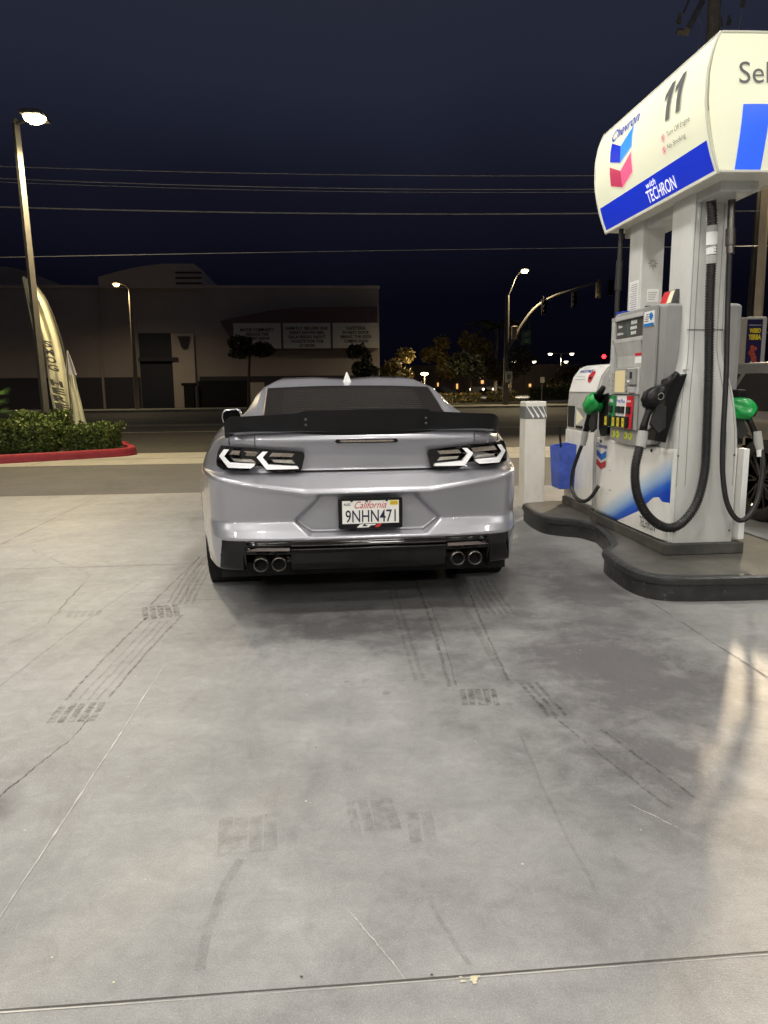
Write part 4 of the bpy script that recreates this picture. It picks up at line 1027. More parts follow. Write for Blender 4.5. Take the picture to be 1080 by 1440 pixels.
sg.add([endf(-1+2*i/12, z) for z in zs for i in range(13)], [(j*13+i, j*13+i+1, (j+1)*13+i+1, (j+1)*13+i) for j in range(28) for i in range(12)])
sg.add([(SC+s_*sx_(z), SY1, z) for z in zs for s_ in (-1, 1)], [(2*i, 2*i+1, 2*i+3, 2*i+2) for i in range(28)], 1)
sign = sg.build('lit_sign', ['sign_cream', 'sign_frame'], pump, smooth=True)
b_ = B()
for sgn in (-1, 1):
    b_.tube([(SC+sgn*(sx_(z)+.001), SY0-.002, z) for z in zs], .008, 6); b_.tube([(SC+sgn*(sx_(z)+.001), SY1, z) for z in zs], .008, 6)
    b_.tube([(SC+sgn*sx_(3.15), SY0, 3.148), (SC+sgn*sx_(3.15), SY1, 3.148)], .008, 6); b_.tube([(SC+sgn*sx_(2.43), SY0, 2.43), (SC+sgn*sx_(2.43), SY1, 2.43)], .010, 6)
b_.tube([endf(-1+2*i/12, 3.148) for i in range(13)], .008, 6); b_.tube([endf(-1+2*i/12, 2.433) for i in range(13)], .010, 6)
b_.build('sign_frame', 'sign_frame', sign, smooth=True)
def SF(a, z, e=.003): return Vector((SC-sx_(z)-e, -a, z))        # left face, u=-y
b_ = B(); b_.sheet(lambda a, c: SF(-lerp(SY1-.03, SY0+.03, a), lerp(2.445, 2.605, c), .0025), 2, 10); b_.build('blue_band', 'sign_blue', sign, smooth=True)
b_ = B(); put_text(b_, 'TECHRON', lambda a, c: SF(a, c, .007), -5.09, -4.69, 2.46, 2.535, bold=.01); put_text(b_, 'with', lambda a, c: SF(a, c, .007), -5.07, -4.93, 2.545, 2.585, bold=.01, shear=.2); b_.build('band_lettering', 'sign_white', sign)
for k in (0, 1):
    b_ = B(); u0 = -4.765+.135*k
    for i in range(6):
        z0, z1 = 2.85+.215*i/6, 2.85+.215*(i+1)/6; sh = lambda z: (z-2.85)*.07
        b_.add([SF(u0+.048+sh(z0), z0, .007), SF(u0+.100+sh(z0), z0, .007), SF(u0+.100+sh(z1), z1, .007), SF(u0+.048+sh(z1), z1, .007)], [(0, 1, 2, 3)])
    b_.add([SF(u0+.07, 3.064, .0072), SF(u0+.07, 3.00, .0072), SF(u0+.012, 2.975, .0072), SF(u0+.012, 3.015, .0072)], [(3, 2, 1, 0)])
    b_.build('pump_number', 'sign_ink', sign)
b_ = B(); put_text(b_, 'Turn Off Engine', lambda a, c: SF(a, c, .006), -4.70, -4.41, 2.745, 2.785, 0); put_text(b_, 'No Smoking', lambda a, c: SF(a, c, .006), -4.70, -4.47, 2.675, 2.715, 0)
b_.build('warning_lettering', 'sign_ink', sign)
for z in (2.765, 2.695):
    b_ = B()
    for k in range(20):
        a0, a1 = 2*math.pi*k/20, 2*math.pi*(k+1)/20; cc = -4.745
        b_.add([SF(cc+.022*math.cos(a0), z+.022*math.sin(a0), .006), SF(cc+.022*math.cos(a1), z+.022*math.sin(a1), .006), SF(cc+.017*math.cos(a1), z+.017*math.sin(a1), .006), SF(cc+.017*math.cos(a0), z+.017*math.sin(a0), .006)], [(0, 1, 2, 3)], 1)
    b_.add([SF(cc-.016, z+.012, .0062), SF(cc-.012, z+.016, .0062), SF(cc+.016, z-.012, .0062), SF(cc+.012, z-.016, .0062)], [(0, 1, 2, 3)], 1)
    b_.add([SF(cc-.006, z-.010, .006), SF(cc+.006, z-.010, .006), SF(cc+.006, z+.010, .006), SF(cc-.006, z+.010, .006)], [(0, 1, 2, 3)], 0)
    b_.build('warning_symbol', ['sign_ink', 'sign_logo_pink'], sign)
b_ = B()
def vsub(fn, A, m_):
    # subdivide a quad so it hugs the curve
    for j in range(6):
        t0, t1 = j/6, (j+1)/6
        L0 = [lerp(A[0][k], A[3][k], t0) for k in (0, 1)]; L1 = [lerp(A[0][k], A[3][k], t1) for k in (0, 1)]
        R0 = [lerp(A[1][k], A[2][k], t0) for k in (0, 1)]; R1 = [lerp(A[1][k], A[2][k], t1) for k in (0, 1)]
        b_.add([fn(*L0), fn(*R0), fn(*R1), fn(*L1)], [(0, 1, 2, 3)], m_)
lu0, lu1, lt = -5.60, -5.22, 2.995
lm = (lu0+lu1)/2
for k, (mA, mB) in enumerate(((0, 1), (2, 3))):
    a = lt-.165*k
    vsub(lambda p, q: SF(p, q, .005), [(lu0, a), (lm, a-.075), (lm, a-.185), (lu0, a-.13)][:4], mA) if k == 0 else vsub(lambda p, q: SF(p, q, .005), [(lu0, a), (lm, a-.075), (lm, a-.185), (lu0, a-.13)], mA)
    vsub(lambda p, q: SF(p, q, .0055), [(lm, a-.075), (lu1, a+.0), (lu1, a-.13), (lm, a-.185)], mB)
put_text(b_, 'Chevron', lambda p, q: SF(p, q, .006), -5.62, -5.15, 3.0, 3.08, 4, bold=.012)
b_.build('sign_emblem', ['sign_blue', 'sign_logo_light_blue', 'sign_logo_red', 'sign_logo_pink', 'sign_navy'], sign)
def EF(x, z, e=.003):
    a = max(-1, min(1, (x-SC)/(sx_(z)-.006))); p = endf(a, z); return Vector((x, p[1]-e, z))
b_ = B(); b_.sheet(lambda a, c: EF(lerp(2.345, 2.495, a), lerp(2.44, 2.765, c)), 3, 14); b_.build('end_stripe', 'sign_blue_light', sign, smooth=True)
b_ = B(); put_text(b_, 'Self', lambda a, c: EF(a, c, .006), 2.315, 2.535, 2.87, 2.985, bold=.0); b_.build('end_lettering', 'sign_ink', sign)
b_ = B()
for _ in range(12):
    z = random.uniform(.24, .62)**1.0; y = random.uniform(4.8, 5.85); L = random.uniform(.01, .06); x = PX-.2545
    b_.add([(x, y, z), (x, y+L, z+random.uniform(-.01, .01)), (x, y+L, z+random.uniform(.001, .003)), (x, y, z+.002)], [(0, 1, 2, 3)])
b_.build('scuff', 'pump_grey', dp)
for z in (.30, .80):
    for x in (2.30, 2.68):
        b_ = B(); b_.lathe([(0, -.003), (.006, -.002), (.007, .001)], (x, 4.5995, z), 'y', 8); b_.build('screw', 'dark_chrome', pump)
b_ = B(); b_.box(2.325, 2.365, 4.652, 4.656, 1.335, 1.352, 0); b_.build('maker_plate', 'lightgrey', pump)
# ---- nozzle boot, nozzle, hoses
b_ = B(); b_.prism([(2.215, 1.29), (2.335, 1.325), (2.275, 1.14), (2.235, .99), (2.215, .885), (2.135, .90), (2.16, 1.0), (2.20, 1.15)], 4.60, 4.72, lambda a, c, d: (a, d, c)); boot = b_.build('nozzle_boot', 'satin_black', pump, bevel=.008, recalc=True)
def nozzle(name, base, ux, uz, cover=False, scale=1.0):
    """base: swivel; ux: across the picture of the nozzle, uz: up. Thickness along cross."""
    base = Vector(base); ux = Vector(ux).normalized(); uz = Vector(uz).normalized(); uy = ux.cross(uz)
    Q = lambda a, c, d=0: base+ux*a*scale+uz*c*scale+uy*d*scale
    b_ = B()
    b_.tube([Q(0, 0), Q(.006, .05), Q(.022, .11), Q(.040, .16)], [.026*scale, .022*scale, .020*scale, .026*scale], 12)      # handle
    b_.tube([Q(.015, .155), Q(.045, .205), Q(.085, .235), Q(.125, .265)], [.036*scale, .054*scale, .050*scale, .028*scale], 14)    # valve body
    b_.tube([Q(.0, .165), Q(-.012, .20), Q(.0, .235), Q(.04, .262)], [.012*scale, .02*scale, .02*scale, .014*scale], 10)
    b_.tube([Q(.115, .26), Q(.165, .31), Q(.20, .345)], [.028*scale, .025*scale, .020*scale], 12)                  # spout boot
    o = b_.build(name, 'satin_black', pump, smooth='all')
    g2 = B(); g2.tube([Q(.075, .175), Q(.105, .12), Q(.085, .05), Q(.035, .005)], .008*scale, 8); g2.tube([Q(.060, .165), Q(.075, .13), Q(.066, .085)], .006*scale, 8)
    g2.build('trigger_guard', 'satin_black', o, smooth=True)
    g3 = B(); g3.prism([(.075, .17), (.14, .15), (.15, .02), (.10, -.01), (.045, .05)], -.012*scale, .012*scale, lambda a, c, d: Q(a, c, d)); g3.build('splash_guard', 'rubber', o, bevel=.004)
    if not cover:
        g4 = B(); cc = Q(.068, .212, 0)
        for k in range(24):
            a0, a1 = 2*math.pi*k/24, 2*math.pi*(k+1)/24
            for s_ in (-1, 1):
                off = uy*s_*.0535*scale
                g4.add([cc+off+(ux*math.cos(a0)+uz*math.sin(a0))*.022, cc+off+(ux*math.cos(a1)+uz*math.sin(a1))*.022, cc+off+(ux*math.cos(a1)+uz*math.sin(a1))*.019, cc+off+(ux*math.cos(a0)+uz*math.sin(a0))*.019], [(0, 1, 2, 3)])
        g4.build('badge_ring', 'lightgrey', o)
    else:
        g4 = B()
        def cv(a, c):
            th_ = 2*math.pi*a; rr_ = .078*scale*(1+.12*math.sin(3*th_+5*c)+.08*math.sin(7*th_+2*c)); t_ = c
            ctr = Q(lerp(.0, .15, t_), lerp(.175, .265, t_))
            e = (uz*.72-ux*.55).normalized()
            k = math.sin(math.pi*min(1, max(0, .08+.86*t_)))**.35
            return ctr+(e*math.cos(th_)*1.0+uy*math.sin(th_)*.95)*rr_*k
        g4.sheet(cv, 28, 14); g4.build('green_cover', 'green_vinyl', o, smooth='all')
    return o
nz1 = nozzle('nozzle', (2.022, 4.53, .955), (.95, .15, .05), (.10, .12, 1), False, 1.05)
b_ = B(); b_.tube([(2.008, 4.52, .865), (2.018, 4.527, .91), (2.026, 4.53, .97)], [.031, .034, .030], 16); b_.build('swivel', 'lightgrey', nz1, smooth=True)
H1 = [(2.41, 4.60, 2.42), (2.425, 4.585, 2.25), (2.432, 4.58, 2.06), (2.436, 4.575, 1.75), (2.450, 4.56, 1.30), (2.455, 4.545, .90), (2.445, 4.53, .68), (2.40, 4.52, .50), (2.32, 4.515, .385), (2.23, 4.51, .345), (2.13, 4.505, .38), (2.04, 4.50, .47), (1.985, 4.50, .60), (1.975, 4.505, .74), (2.004, 4.518, .875)]
def ribbed(name, pts, rad, par, pitch=.0165, n=14):
    path = hose(pts, n); b_ = B(); b_.tube(path, rad*.80, 12)
    # rings along the hose
    acc = 0; nxt = 0
    for i in range(len(path)-1):
        L = (path[i+1]-path[i]).length
        while nxt < acc+L:
            t_ = (nxt-acc)/L; p = path[i].lerp(path[i+1], t_); d = (path[i+1]-path[i]).normalized()
            b_.tube([p-d*pitch*.30, p-d*pitch*.22, p+d*pitch*.22, p+d*pitch*.30], [rad*.80, rad, rad, rad*.80], 12, False); nxt += pitch
        acc += L
    return b_.build(name, 'hose_rubber', par, smooth=True)
h1 = ribbed('vapour_hose', H1, .0300, pump)
for z0, z1, m_, rad in ((2.36, 2.44, 'lightgrey', .033), (2.18, 2.215, 'lightgrey', .034), (2.10, 2.178, 'clean_white', .033), (2.045, 2.09, 'clean_white', .031), (1.99, 2.04, 'lightgrey', .033), (2.09, 2.10, 'lightgrey', .034)):
    b_ = B(); y = pl(z0, [(1.9, 4.578), (2.25, 4.585), (2.42, 4.60)]); x = pl(z0, [(1.9, 2.434), (2.25, 2.425), (2.42, 2.41)]); b_.tube([(x, y, z0), (x-.002, y, z1)], rad, 16); b_.build('breakaway_coupling', m_, h1, smooth=True)
H2 = [(2.545, 4.60, 2.45), (2.548, 4.59, 2.2), (2.553, 4.57, 1.7), (2.560, 4.55, 1.3), (2.555, 4.53, .90), (2.565, 4.52, .68), (2.60, 4.51, .50), (2.665, 4.50, .395), (2.735, 4.50, .40), (2.80, 4.51, .50), (2.835, 4.53, .64), (2.845, 4.55, .78), (2.825, 4.58, .88)]
b_ = B(); b_.tube(hose(H2, 12), .0165, 12); h2 = b_.build('fuel_hose', 'hose_rubber', pump, smooth='all')
b_ = B(); b_.tube([(2.5475, 4.60, 2.46), (2.549, 4.588, 2.20)], .022, 12); b_.tube([(2.549, 4.588, 2.20), (2.551, 4.585, 2.10)], .030, 12); b_.tube([(2.551, 4.585, 2.10), (2.552, 4.58, 2.05)], .024, 12); b_.build('hose_joint', 'dark_chrome', h2, smooth=True)
nz2 = nozzle('nozzle', (2.82, 4.60, .905), (-.80, .45, .0), (-.15, .1, 1), True, .88)
b_ = B(); b_.tube([(2.835, 4.57, .83), (2.825, 4.58, .88), (2.82, 4.595, .95)], [.022, .027, .026], 12); b_.build('swivel', 'lightgrey', nz2, smooth=True)
b_ = B(); b_.tube([(2.8385, 4.565, .79), (2.834, 4.571, .835)], .0225, 12); b_.build('hose_label', 'clean_white', nz2, smooth=True)
b_ = B(); b_.box(2.715, 2.77, 4.66, 4.80, .86, 1.22); b_.build('nozzle_boot', 'satin_black', pump, bevel=.01)
# far-side nozzle on the same pump
b_ = B(); b_.prism([(5.56, 1.20), (5.74, 1.18), (5.72, .92), (5.68, .86), (5.56, .88)], 2.19, 2.27, lambda a, c, d: (d, a, c)); b_.build('nozzle_boot', 'satin_black', pump, bevel=.01, recalc=True)
nz3 = nozzle('nozzle', (2.12, 5.80, .90), (.12, -.75, .0), (0, -.16, 1), True, 1.0)
b_ = B(); b_.tube([(2.12, 5.86, .78), (2.12, 5.83, .85), (2.12, 5.80, .93)], [.022, .028, .026], 12); b_.build('swivel', 'lightgrey', nz3, smooth=True)
H3 = [(2.12, 5.86, .80), (2.11, 5.93, .70), (2.10, 6.02, .55), (2.10, 6.04, .42), (2.11, 5.95, .335), (2.14, 5.84, .32), (2.17, 5.76, .37), (2.21, 5.72, .46)]
b_ = B(); b_.tube(hose(H3, 12), .0155, 12); b_.build('fuel_hose', 'hose_rubber', pump, smooth='all')
H4 = [(2.32, 5.74, 2.45), (2.315, 5.74, 2.2), (2.31, 5.74, 1.9), (2.31, 5.74, 1.6)]
b_ = B(); b_.tube(hose(H4, 6), .018, 12); b_.tube([(2.316, 5.74, 2.2), (2.312, 5.74, 1.98)], .026, 12); b_.build('fuel_hose', 'hose_rubber', pump, smooth=True)

# ---- second cabinet behind
cab = thing('service_cabinet', 'grey curved-top cabinet with sloping advert beyond the fuel pump', 'cabinet', (2.6, 6.45, .15))
prof = [(2.30, .15), (2.30, .95), (2.302, 1.10), (2.312, 1.22), (2.345, 1.33), (2.40, 1.405), (2.47, 1.438), (2.60, 1.445), (2.80, 1.40), (2.86, 1.2), (2.86, .15)]
b_ = B(); b_.prism(prof, 6.06, 6.80, lambda a, c, d: (a, d, c)); b_.build('cabinet_shell', 'pump_light_grey', cab, recalc=True, bevel=.006)
b_ = B(); b_.box(2.285, 2.298, 6.07, 6.79, .24, .86); b_.build('lower_door', 'pump_white', cab, bevel=.005)
b_ = B(); b_.box(2.280, 2.87, 6.04, 6.82, .15, .225); b_.build('plinth', 'plinth', cab, bevel=.005)
b_ = B(); b_.prism([(6.76, .885), (6.60, .885), (6.60, 1.075), (6.76, 1.075)], 2.292, 2.2995, lambda a, c, d: (d, a, c)); b_.build('slot', 'matt_black', cab, recalc=True)
b_ = B(); b_.box(2.290, 2.2995, 6.16, 6.53, .875, 1.075, 0); b_.add([(2.2885, 6.52, 1.06), (2.2885, 6.18, 1.06), (2.2885, 6.33, .98)], [(0, 1, 2)], 1); b_.add([(2.2885, 6.52, 1.05), (2.2885, 6.34, .975), (2.2885, 6.52, .905)], [(0, 1, 2)], 2)
b_.add([(2.2885, 6.53, .905), (2.2885, 6.16, .905), (2.2885, 6.16, .878), (2.2885, 6.53, .878)], [(0, 1, 2, 3)], 3)
b_.build('towel_bay', ['pump_light_grey', 'pump_grey', 'flag_cream', 'matt_black'], cab)
AP = [(2.307, 1.20), (2.312, 1.22), (2.345, 1.33), (2.40, 1.405), (2.44, 1.425)]
def adf(y, t_, e=.004):
    i = min(int(t_), 3); k = t_-i; x = lerp(AP[i][0], AP[i+1][0], k); z = lerp(AP[i][1], AP[i+1][1], k); return Vector((x-e*1.2, y, z+e*.8))
b_ = B(); b_.sheet(lambda a, c: adf(lerp(6.77, 6.09, a), c*4), 4, 16); ado = b_.build('advert_sheet', 'clean_white', cab, smooth='all')
b_ = B()
put_text(b_, 'Buy any 2', lambda a, c: adf(-a, c, .006), -6.66, -6.46, 3.0, 3.3, 0, bold=.02); put_text(b_, 'SNACK PACK', lambda a, c: adf(-a, c, .006), -6.69, -6.36, 2.45, 2.8, 0, bold=.03)
put_text(b_, 'Rewards for you', lambda a, c: adf(-a, c, .006), -6.69, -6.47, 1.95, 2.1, 1); put_text(b_, 'every time you fill', lambda a, c: adf(-a, c, .006), -6.70, -6.46, 1.72, 1.85, 1); put_text(b_, '$2', lambda a, c: adf(-a, c, .006), -6.30, -6.20, 3.0, 3.4, 1)
pts = [adf(6.32+.06*math.cos(2*math.pi*k/24), 2.05+.55*math.sin(2*math.pi*k/24), .008) for k in range(24)]+[adf(6.32, 2.05, .010)]
b_.add(pts, [(k, (k+1) % 24, 24) for k in range(24)], 2); b_.add([adf(6.36, 1.75, .009), adf(6.28, 1.75, .009), adf(6.29, 1.95, .009), adf(6.35, 1.95, .009)], [(0, 1, 2, 3)], 3)
b_.build('advert_print', ['logo_blue_dark', 'grey_ink', 'red', 'matt_black'], ado)
# bucket and squeegee
bk = thing('squeegee_bucket', 'blue plastic squeegee bucket hung on the grey cabinet', 'bucket', (2.2, 6.6, .3))
b_ = B()
o_ = [(2.10, 6.42), (2.28, 6.42), (2.28, 6.76), (2.10, 6.80)]; 
def quadring(b_, A, zA, Bq, zB, inner):
    pass
b_.add([(2.145, 6.50, .33), (2.283, 6.50, .33), (2.283, 6.73, .33), (2.145, 6.73, .33), (2.130, 6.47, .71), (2.283, 6.47, .735), (2.283, 6.77, .735), (2.130, 6.77, .71)], [(0, 3, 2, 1), (0, 1, 5, 4), (1, 2, 6, 5), (2, 3, 7, 6), (3, 0, 4, 7)])
ob = b_.build('bucket_shell', 'bucket_blue', bk, recalc=True); md = ob.modifiers.new('s', 'SOLIDIFY'); md.thickness = .007; md.offset = -1
md = ob.modifiers.new('b', 'BEVEL'); md.width = .005; md.segments = 2
b_ = B(); b_.add([(2.145, 6.49, .62), (2.27, 6.49, .62), (2.27, 6.74, .62), (2.145, 6.74, .62)], [(0, 1, 2, 3)]); b_.build('water', 'ink_navy', bk)
b_ = B(); b_.tube([(2.20, 6.62, .63), (2.185, 6.64, .78), (2.178, 6.65, .885)], [.009, .011, .013], 10); sq = b_.build('squeegee', 'satin_black', None, smooth=True); tag(sq, 'black squeegee handle standing in the blue bucket', 'squeegee')
# bollard
bo = thing('bollard', 'square white guard post with grey striped band before the blue bucket', 'bollard', (2.18, 7.5, 0))
b_ = B(); b_.box(2.07, 2.285, 7.40, 7.62, 0, 1.105); b_.build('post', 'bollard_white', bo, bevel=.012)
b_ = B(); b_.box(2.0665, 2.2885, 7.3965, 7.6235, .93, 1.055, 0)
for k in range(4):
    x0 = 2.075+k*.055
    b_.add([(x0, 7.395, 1.055), (x0+.008, 7.395, 1.055), (min(x0+.085, 2.288), 7.395, max(.93, 1.055-.0)*0+.955), (min(x0+.072, 2.288), 7.395, .935)], [(3, 2, 1, 0)], 1)
b_.build('reflective_band', ['reflect_grey', 'clean_white'], bo)

# ================================================================ dark car in the next lane
dc = thing('parked_car', 'dark bronze car with black wheels in the lane behind the pump', 'car', (4.85, 8.0, 0))
DX, DY = 4.0, 5.45      # left flank x, rear y
SIL = [(0, .55), (.04, .95), (.25, 1.02), (.55, 1.20), (1.0, 1.40), (1.5, 1.47), (2.2, 1.47), (2.7, 1.40), (3.3, 1.08), (4.2, .98), (4.55, .80), (4.6, .5)]
def dsec(y):
    zt = cmr(y, SIL); belt = min(.98, zt-.01); ins = 0.0
    hw = cmr(y, [(0, .70), (.2, .86), (.6, .91), (2, .92), (4.0, .90), (4.4, .82), (4.6, .60)])
    rw = hw*.66 if zt > 1.15 else hw*.85
    return [(0, zt), (rw*.6, zt-.005), (rw, zt-.03*min(1, (zt-.9))), (lerp(rw, hw*.95, .5), lerp(zt, belt, .45)), (hw*.955, belt), (hw, belt-.10), (hw*1.0, .62), (hw*.985, .40), (hw*.95, .26)]
b_ = B(); yy = [i*.05 for i in range(93)]
CXd = DX+.92
for sgn in (1, -1):
    G = []
    for y in yy:
        c_ = dsec(y); row = []
        for i in range(8):
            for k in range(4):
                p0, p1, p2, p3 = c_[max(i-1, 0)], c_[i], c_[i+1], c_[min(i+2, 8)]; q = k/4
                row.append(tuple(.5*((2*p1[a])+(p2[a]-p0[a])*q+(2*p0[a]-5*p1[a]+4*p2[a]-p3[a])*q*q+(3*p1[a]-p0[a]-3*p2[a]+p3[a])*q**3) for a in (0, 1)))
        row.append(c_[-1]); G.append(row)
    for i in range(len(yy)-1):
        for j in range(32):
            cy_, cz_ = (yy[i]+yy[i+1])/2, (G[i][j][1]+G[i][j+1][1])/2
            if any(math.hypot(cy_-a, cz_-.38) < .41 for a in (1.0, 3.7)) and G[i][j][0] > .6: continue
            b_.add([(CXd+sgn*G[a][c][0], DY+yy[a], G[a][c][1]) for a, c in ((i, j), (i, j+1), (i+1, j+1), (i+1, j))], [(0, 1, 2, 3)])
b_.add([(CXd-.70, DY, .30), (CXd+.70, DY, .30), (CXd+.68, DY, .55), (CXd-.68, DY, .55)], [(0, 1, 2, 3)])
b_.build('body', 'bronze_paint', dc, smooth='all', recalc=True)
for sgn in (-1,):
    for ya, yb, yc, yd in ((1.35, .98, 1.72, 1.72), (1.80, 1.80, 2.75, 2.95)):
        w_ = B()
        def fn(a, c):
            y = lerp(lerp(yb, ya, c), lerp(yd, yc, c), a); s_ = dsec(y); p1, p2 = s_[4], s_[3]; p3 = s_[2]
            pts = (p1, p2, p3); t_ = .12+c*1.62; i = int(t_); q = t_-i
            return (CXd-(lerp(pts[i][0], pts[min(i+1, 2)][0], q)+.012), DY+y, lerp(pts[i][1], pts[min(i+1, 2)][1], q)+.006)
        w_.sheet(fn, 8, 6); w_.build('side_window', 'tinted_glass', dc, smooth='all')
for ay in (1.0, 3.7):
    for sgn in (-1, 1): wheel(dc, CXd+sgn*.80, DY+ay, .385, .385, .24, sgn, 'gloss_black', 7)
    lb = B(); lb.lathe([(.415, 0), (.415, .25), (.1, .25)], (DX+.03, DY+ay, .385), 'x', 32); lb.build('wheel_arch', 'matt_black', dc)
b_ = B(); b_.box(CXd-.70, CXd+.70, DY+.3, DY+4.3, .22, .55); b_.build('underbody', 'matt_black', dc)
b_ = B(); b_.prism([(-.88, .80), (-.60, .82), (-.60, .93), (-.84, .93)], 0, .16, lambda a, c, d: (CXd+a, DY+.02+d+(.0), c)); b_.build('tail_light', 'tail_red', dc, recalc=True)
b_ = B(); b_.prism([(.15, .80), (.42, .84), (.40, .90), (.14, .92)], 0, .03, lambda a, c, d: (DX+.012-d+.03, DY+a, c)); b_.build('side_tail_light', 'tail_red', dc, recalc=True)
# tall advert column behind that car
wk = thing('display_column', 'slim white column with purple drink advert above the dark car', 'display column', (6.6, 11, 0))
b_ = B(); b_.box(6.45, 6.76, 10.95, 11.22, 0, 2.26); b_.build('column', 'lightgrey', wk, bevel=.02)
b_ = B(); b_.box(6.44, 6.68, 10.940, 10.949, 1.3, 2.22); ao = b_.build('advert', 'box_purple', wk)
b_ = B(); wf = lambda a, c: Vector((a, 10.937, c)); put_text(b_, 'WEIRD', wf, 6.475, 6.655, 2.02, 2.09, bold=.05); put_text(b_, 'YERBA', wf, 6.465, 6.665, 1.92, 2.00, bold=.05); b_.build('advert_lettering', 'yellow', ao)
b_ = B()
for k in range(16):
    x, z, s_ = 6.56+random.uniform(-.05, .05), 1.72+random.uniform(-.2, .14), random.uniform(.02, .05)
    b_.add([(x+s_*math.cos(q*1.05), 10.936-.0003*k, z+s_*math.sin(q*1.05)) for q in range(6)], [tuple(range(6))], 0 if k % 4 else 1)
b_.box(6.46, 6.66, 10.937, 10.940, 2.13, 2.14, 1)
b_.build('advert_print', ['box_red', 'lightgrey'], ao)

# ================================================================ LEFT: planter, hedges, lamp, banners
KP = [(-14, 11.0), (-9, 12.3), (-6.6, 13.1), (-5.66, 13.50), (-4.9, 13.92), (-4.2, 14.35), (-3.85, 14.60), (-3.68, 14.88), (-3.72, 15.3), (-4.2, 16.3), (-5.2, 17.1), (-14, 18.6)]
KPs = [tuple(p) for p in ((v.x, v.y) for v in hose([(a, c, 0) for a, c in KP], 5))]
pk = thing('planter_kerb', 'red painted kerb round the corner planting bed', 'kerb', (-6, 14.5, 0))
b_ = B(); n = len(KPs); vs = []
for lev_, z in ((0, -.01), (0.012, .13), (.03, .15), (.15, .15), (.15, .05)):
    for i, (x, y) in enumerate(KPs):
        a = Vector(KPs[max(i-1, 0)]); c = Vector(KPs[min(i+1, n-1)]); t_ = (c-a).normalized(); vs.append((x-t_.y*lev_, y+t_.x*lev_, z))
b_.add(vs, [(l*n+i, l*n+i+1, (l+1)*n+i+1, (l+1)*n+i) for l in range(4) for i in range(n-1)]); b_.build('kerb', 'kerb_red', pk, smooth=True)
b_ = B(); b_.add([(x-.05, y+.05, .10) for x, y in KPs], [tuple(range(n))]); b_.build('soil_bed', 'soil', pk)
def hedge(x0, x1, y0, y1, z1, n, label, grp='clipped hedges in the planting bed'):
    root = thing('hedge', label, 'hedge', ((x0+x1)/2, (y0+y1)/2, .1), grp)
    b_ = B(); cx_, cy_, cz_ = (x0+x1)/2, (y0+y1)/2, (.13+z1)/2
    b_.leaves((cx_, cy_, cz_), (x1-x0)/2, (y1-y0)/2, (z1-.13)/2, n, .042, shell=.84, boxy=True)
    for _ in range(int((x1-x0)*14)):
        bx_, by_ = random.uniform(x0, x1), random.uniform(y0, y1); b_.leaves((bx_, by_, z1+random.uniform(-.03, .03)), .14, .12, .09, 26, .045)
    for _ in range(int((x1-x0)*14)):
        b_.leaves((random.uniform(x0, x1), y0, random.uniform(.2, z1)), .12, .05, .12, 20, .04)
    b_.build('foliage', 'leaf_hedge', root)
    c_ = B(); c_.box(x0+.14, x1-.14, y0+.12, y1-.12, .1, z1-.10); c_.build('dark_core', 'leaf_dark', root)  # solid dark core box behind the leaves, in place of branchwork
    return root
hedge(-4.98, -4.08, 14.75, 15.65, .57, 4200, 'lower clipped hedge at the right end of the red kerb')
hedge(-6.75, -5.12, 14.35, 15.4, .66, 6200, 'taller clipped hedge in front of the lamp pole')
hedge(-9.4, -6.72, 13.9, 15.2, .70, 6500, 'clipped hedge cut by the left edge')
hedge(-6.3, -5.2, 15.75, 16.5, .80, 3200, 'hedge behind the lamp pole foot')
pmn = thing('palm_plant', 'low palm with bright fan fronds at the left edge', 'palm', (-7.15, 16.2, .1))
b_ = B()
for k in range(16):
    a = k*.393; L = random.uniform(.6, .9)
    for j in range(14):
        q = j/14*2-1; an = a+q*.35; tip = (-7.15+math.cos(an)*L*.95, 16.2+math.sin(an)*L*.7, 1.15+.25*math.sin(k*2.1)-abs(q)*.15); bs = (-7.15+math.cos(a)*L*.35, 16.2+math.sin(a)*L*.25, 1.0+.2*math.sin(k*2.1))
        d = Vector((-math.sin(an), math.cos(an), .2))*.018; b_.add([Vector(bs)-d, Vector(bs)+d, tip], [(0, 1, 2)])
    b_.tube([(-7.15, 16.2, .3), bs], .01, 4)
b_.build('fronds', 'leaf_palm', pmn); b_ = B(); b_.tube([(-7.15, 16.2, .1), (-7.15, 16.2, .95)], .12, 8); b_.build('trunk', 'bark', pmn)
def lightobj(parent, loc, watts, col, rad=.1, spot=None, name='lamp_glow', blend=.6):
    l = bpy.data.lights.new(name, 'SPOT' if spot else 'POINT'); l.energy = watts; l.color = col; l.shadow_soft_size = rad
    if spot: l.spot_size = R(spot); l.spot_blend = blend
    o = bpy.data.objects.new(name, l); C.objects.link(o); o.parent = parent; o.location = Vector(loc)-wloc(parent)
    return o
lpn = thing('lot_lamp', 'tall lit lamp pole rising out of the left hedge', 'lamp post', (-5.72, 16.0, .1))
b_ = B(); b_.tube([(-5.66, 16.0, .1), (-5.78, 16.0, 6.42)], [.085, .072], 4); b_.build('pole', 'pole_metal', lpn)
b_ = B(); b_.tube([(-5.78, 16.0, 6.38), (-5.78, 16.0, 6.48)], .05, 8); b_.tube([(-5.78, 16.0, 6.40), (-5.25, 15.5, 6.33)], .03, 6); b_.build('arm', 'pole_metal', lpn)
b_ = B(); b_.box(-5.36, -4.98, 15.0, 15.6, 6.27, 6.35); hd = b_.build('lamp_head', 'pole_metal', lpn, bevel=.02)
b_ = B(); b_.lathe([(0, -.11), (.10, -.095), (.17, -.05), (.20, 0)], (-5.16, 15.25, 6.27), 'z', 20); b_.build('lens', 'lens_warm', hd, smooth=True)
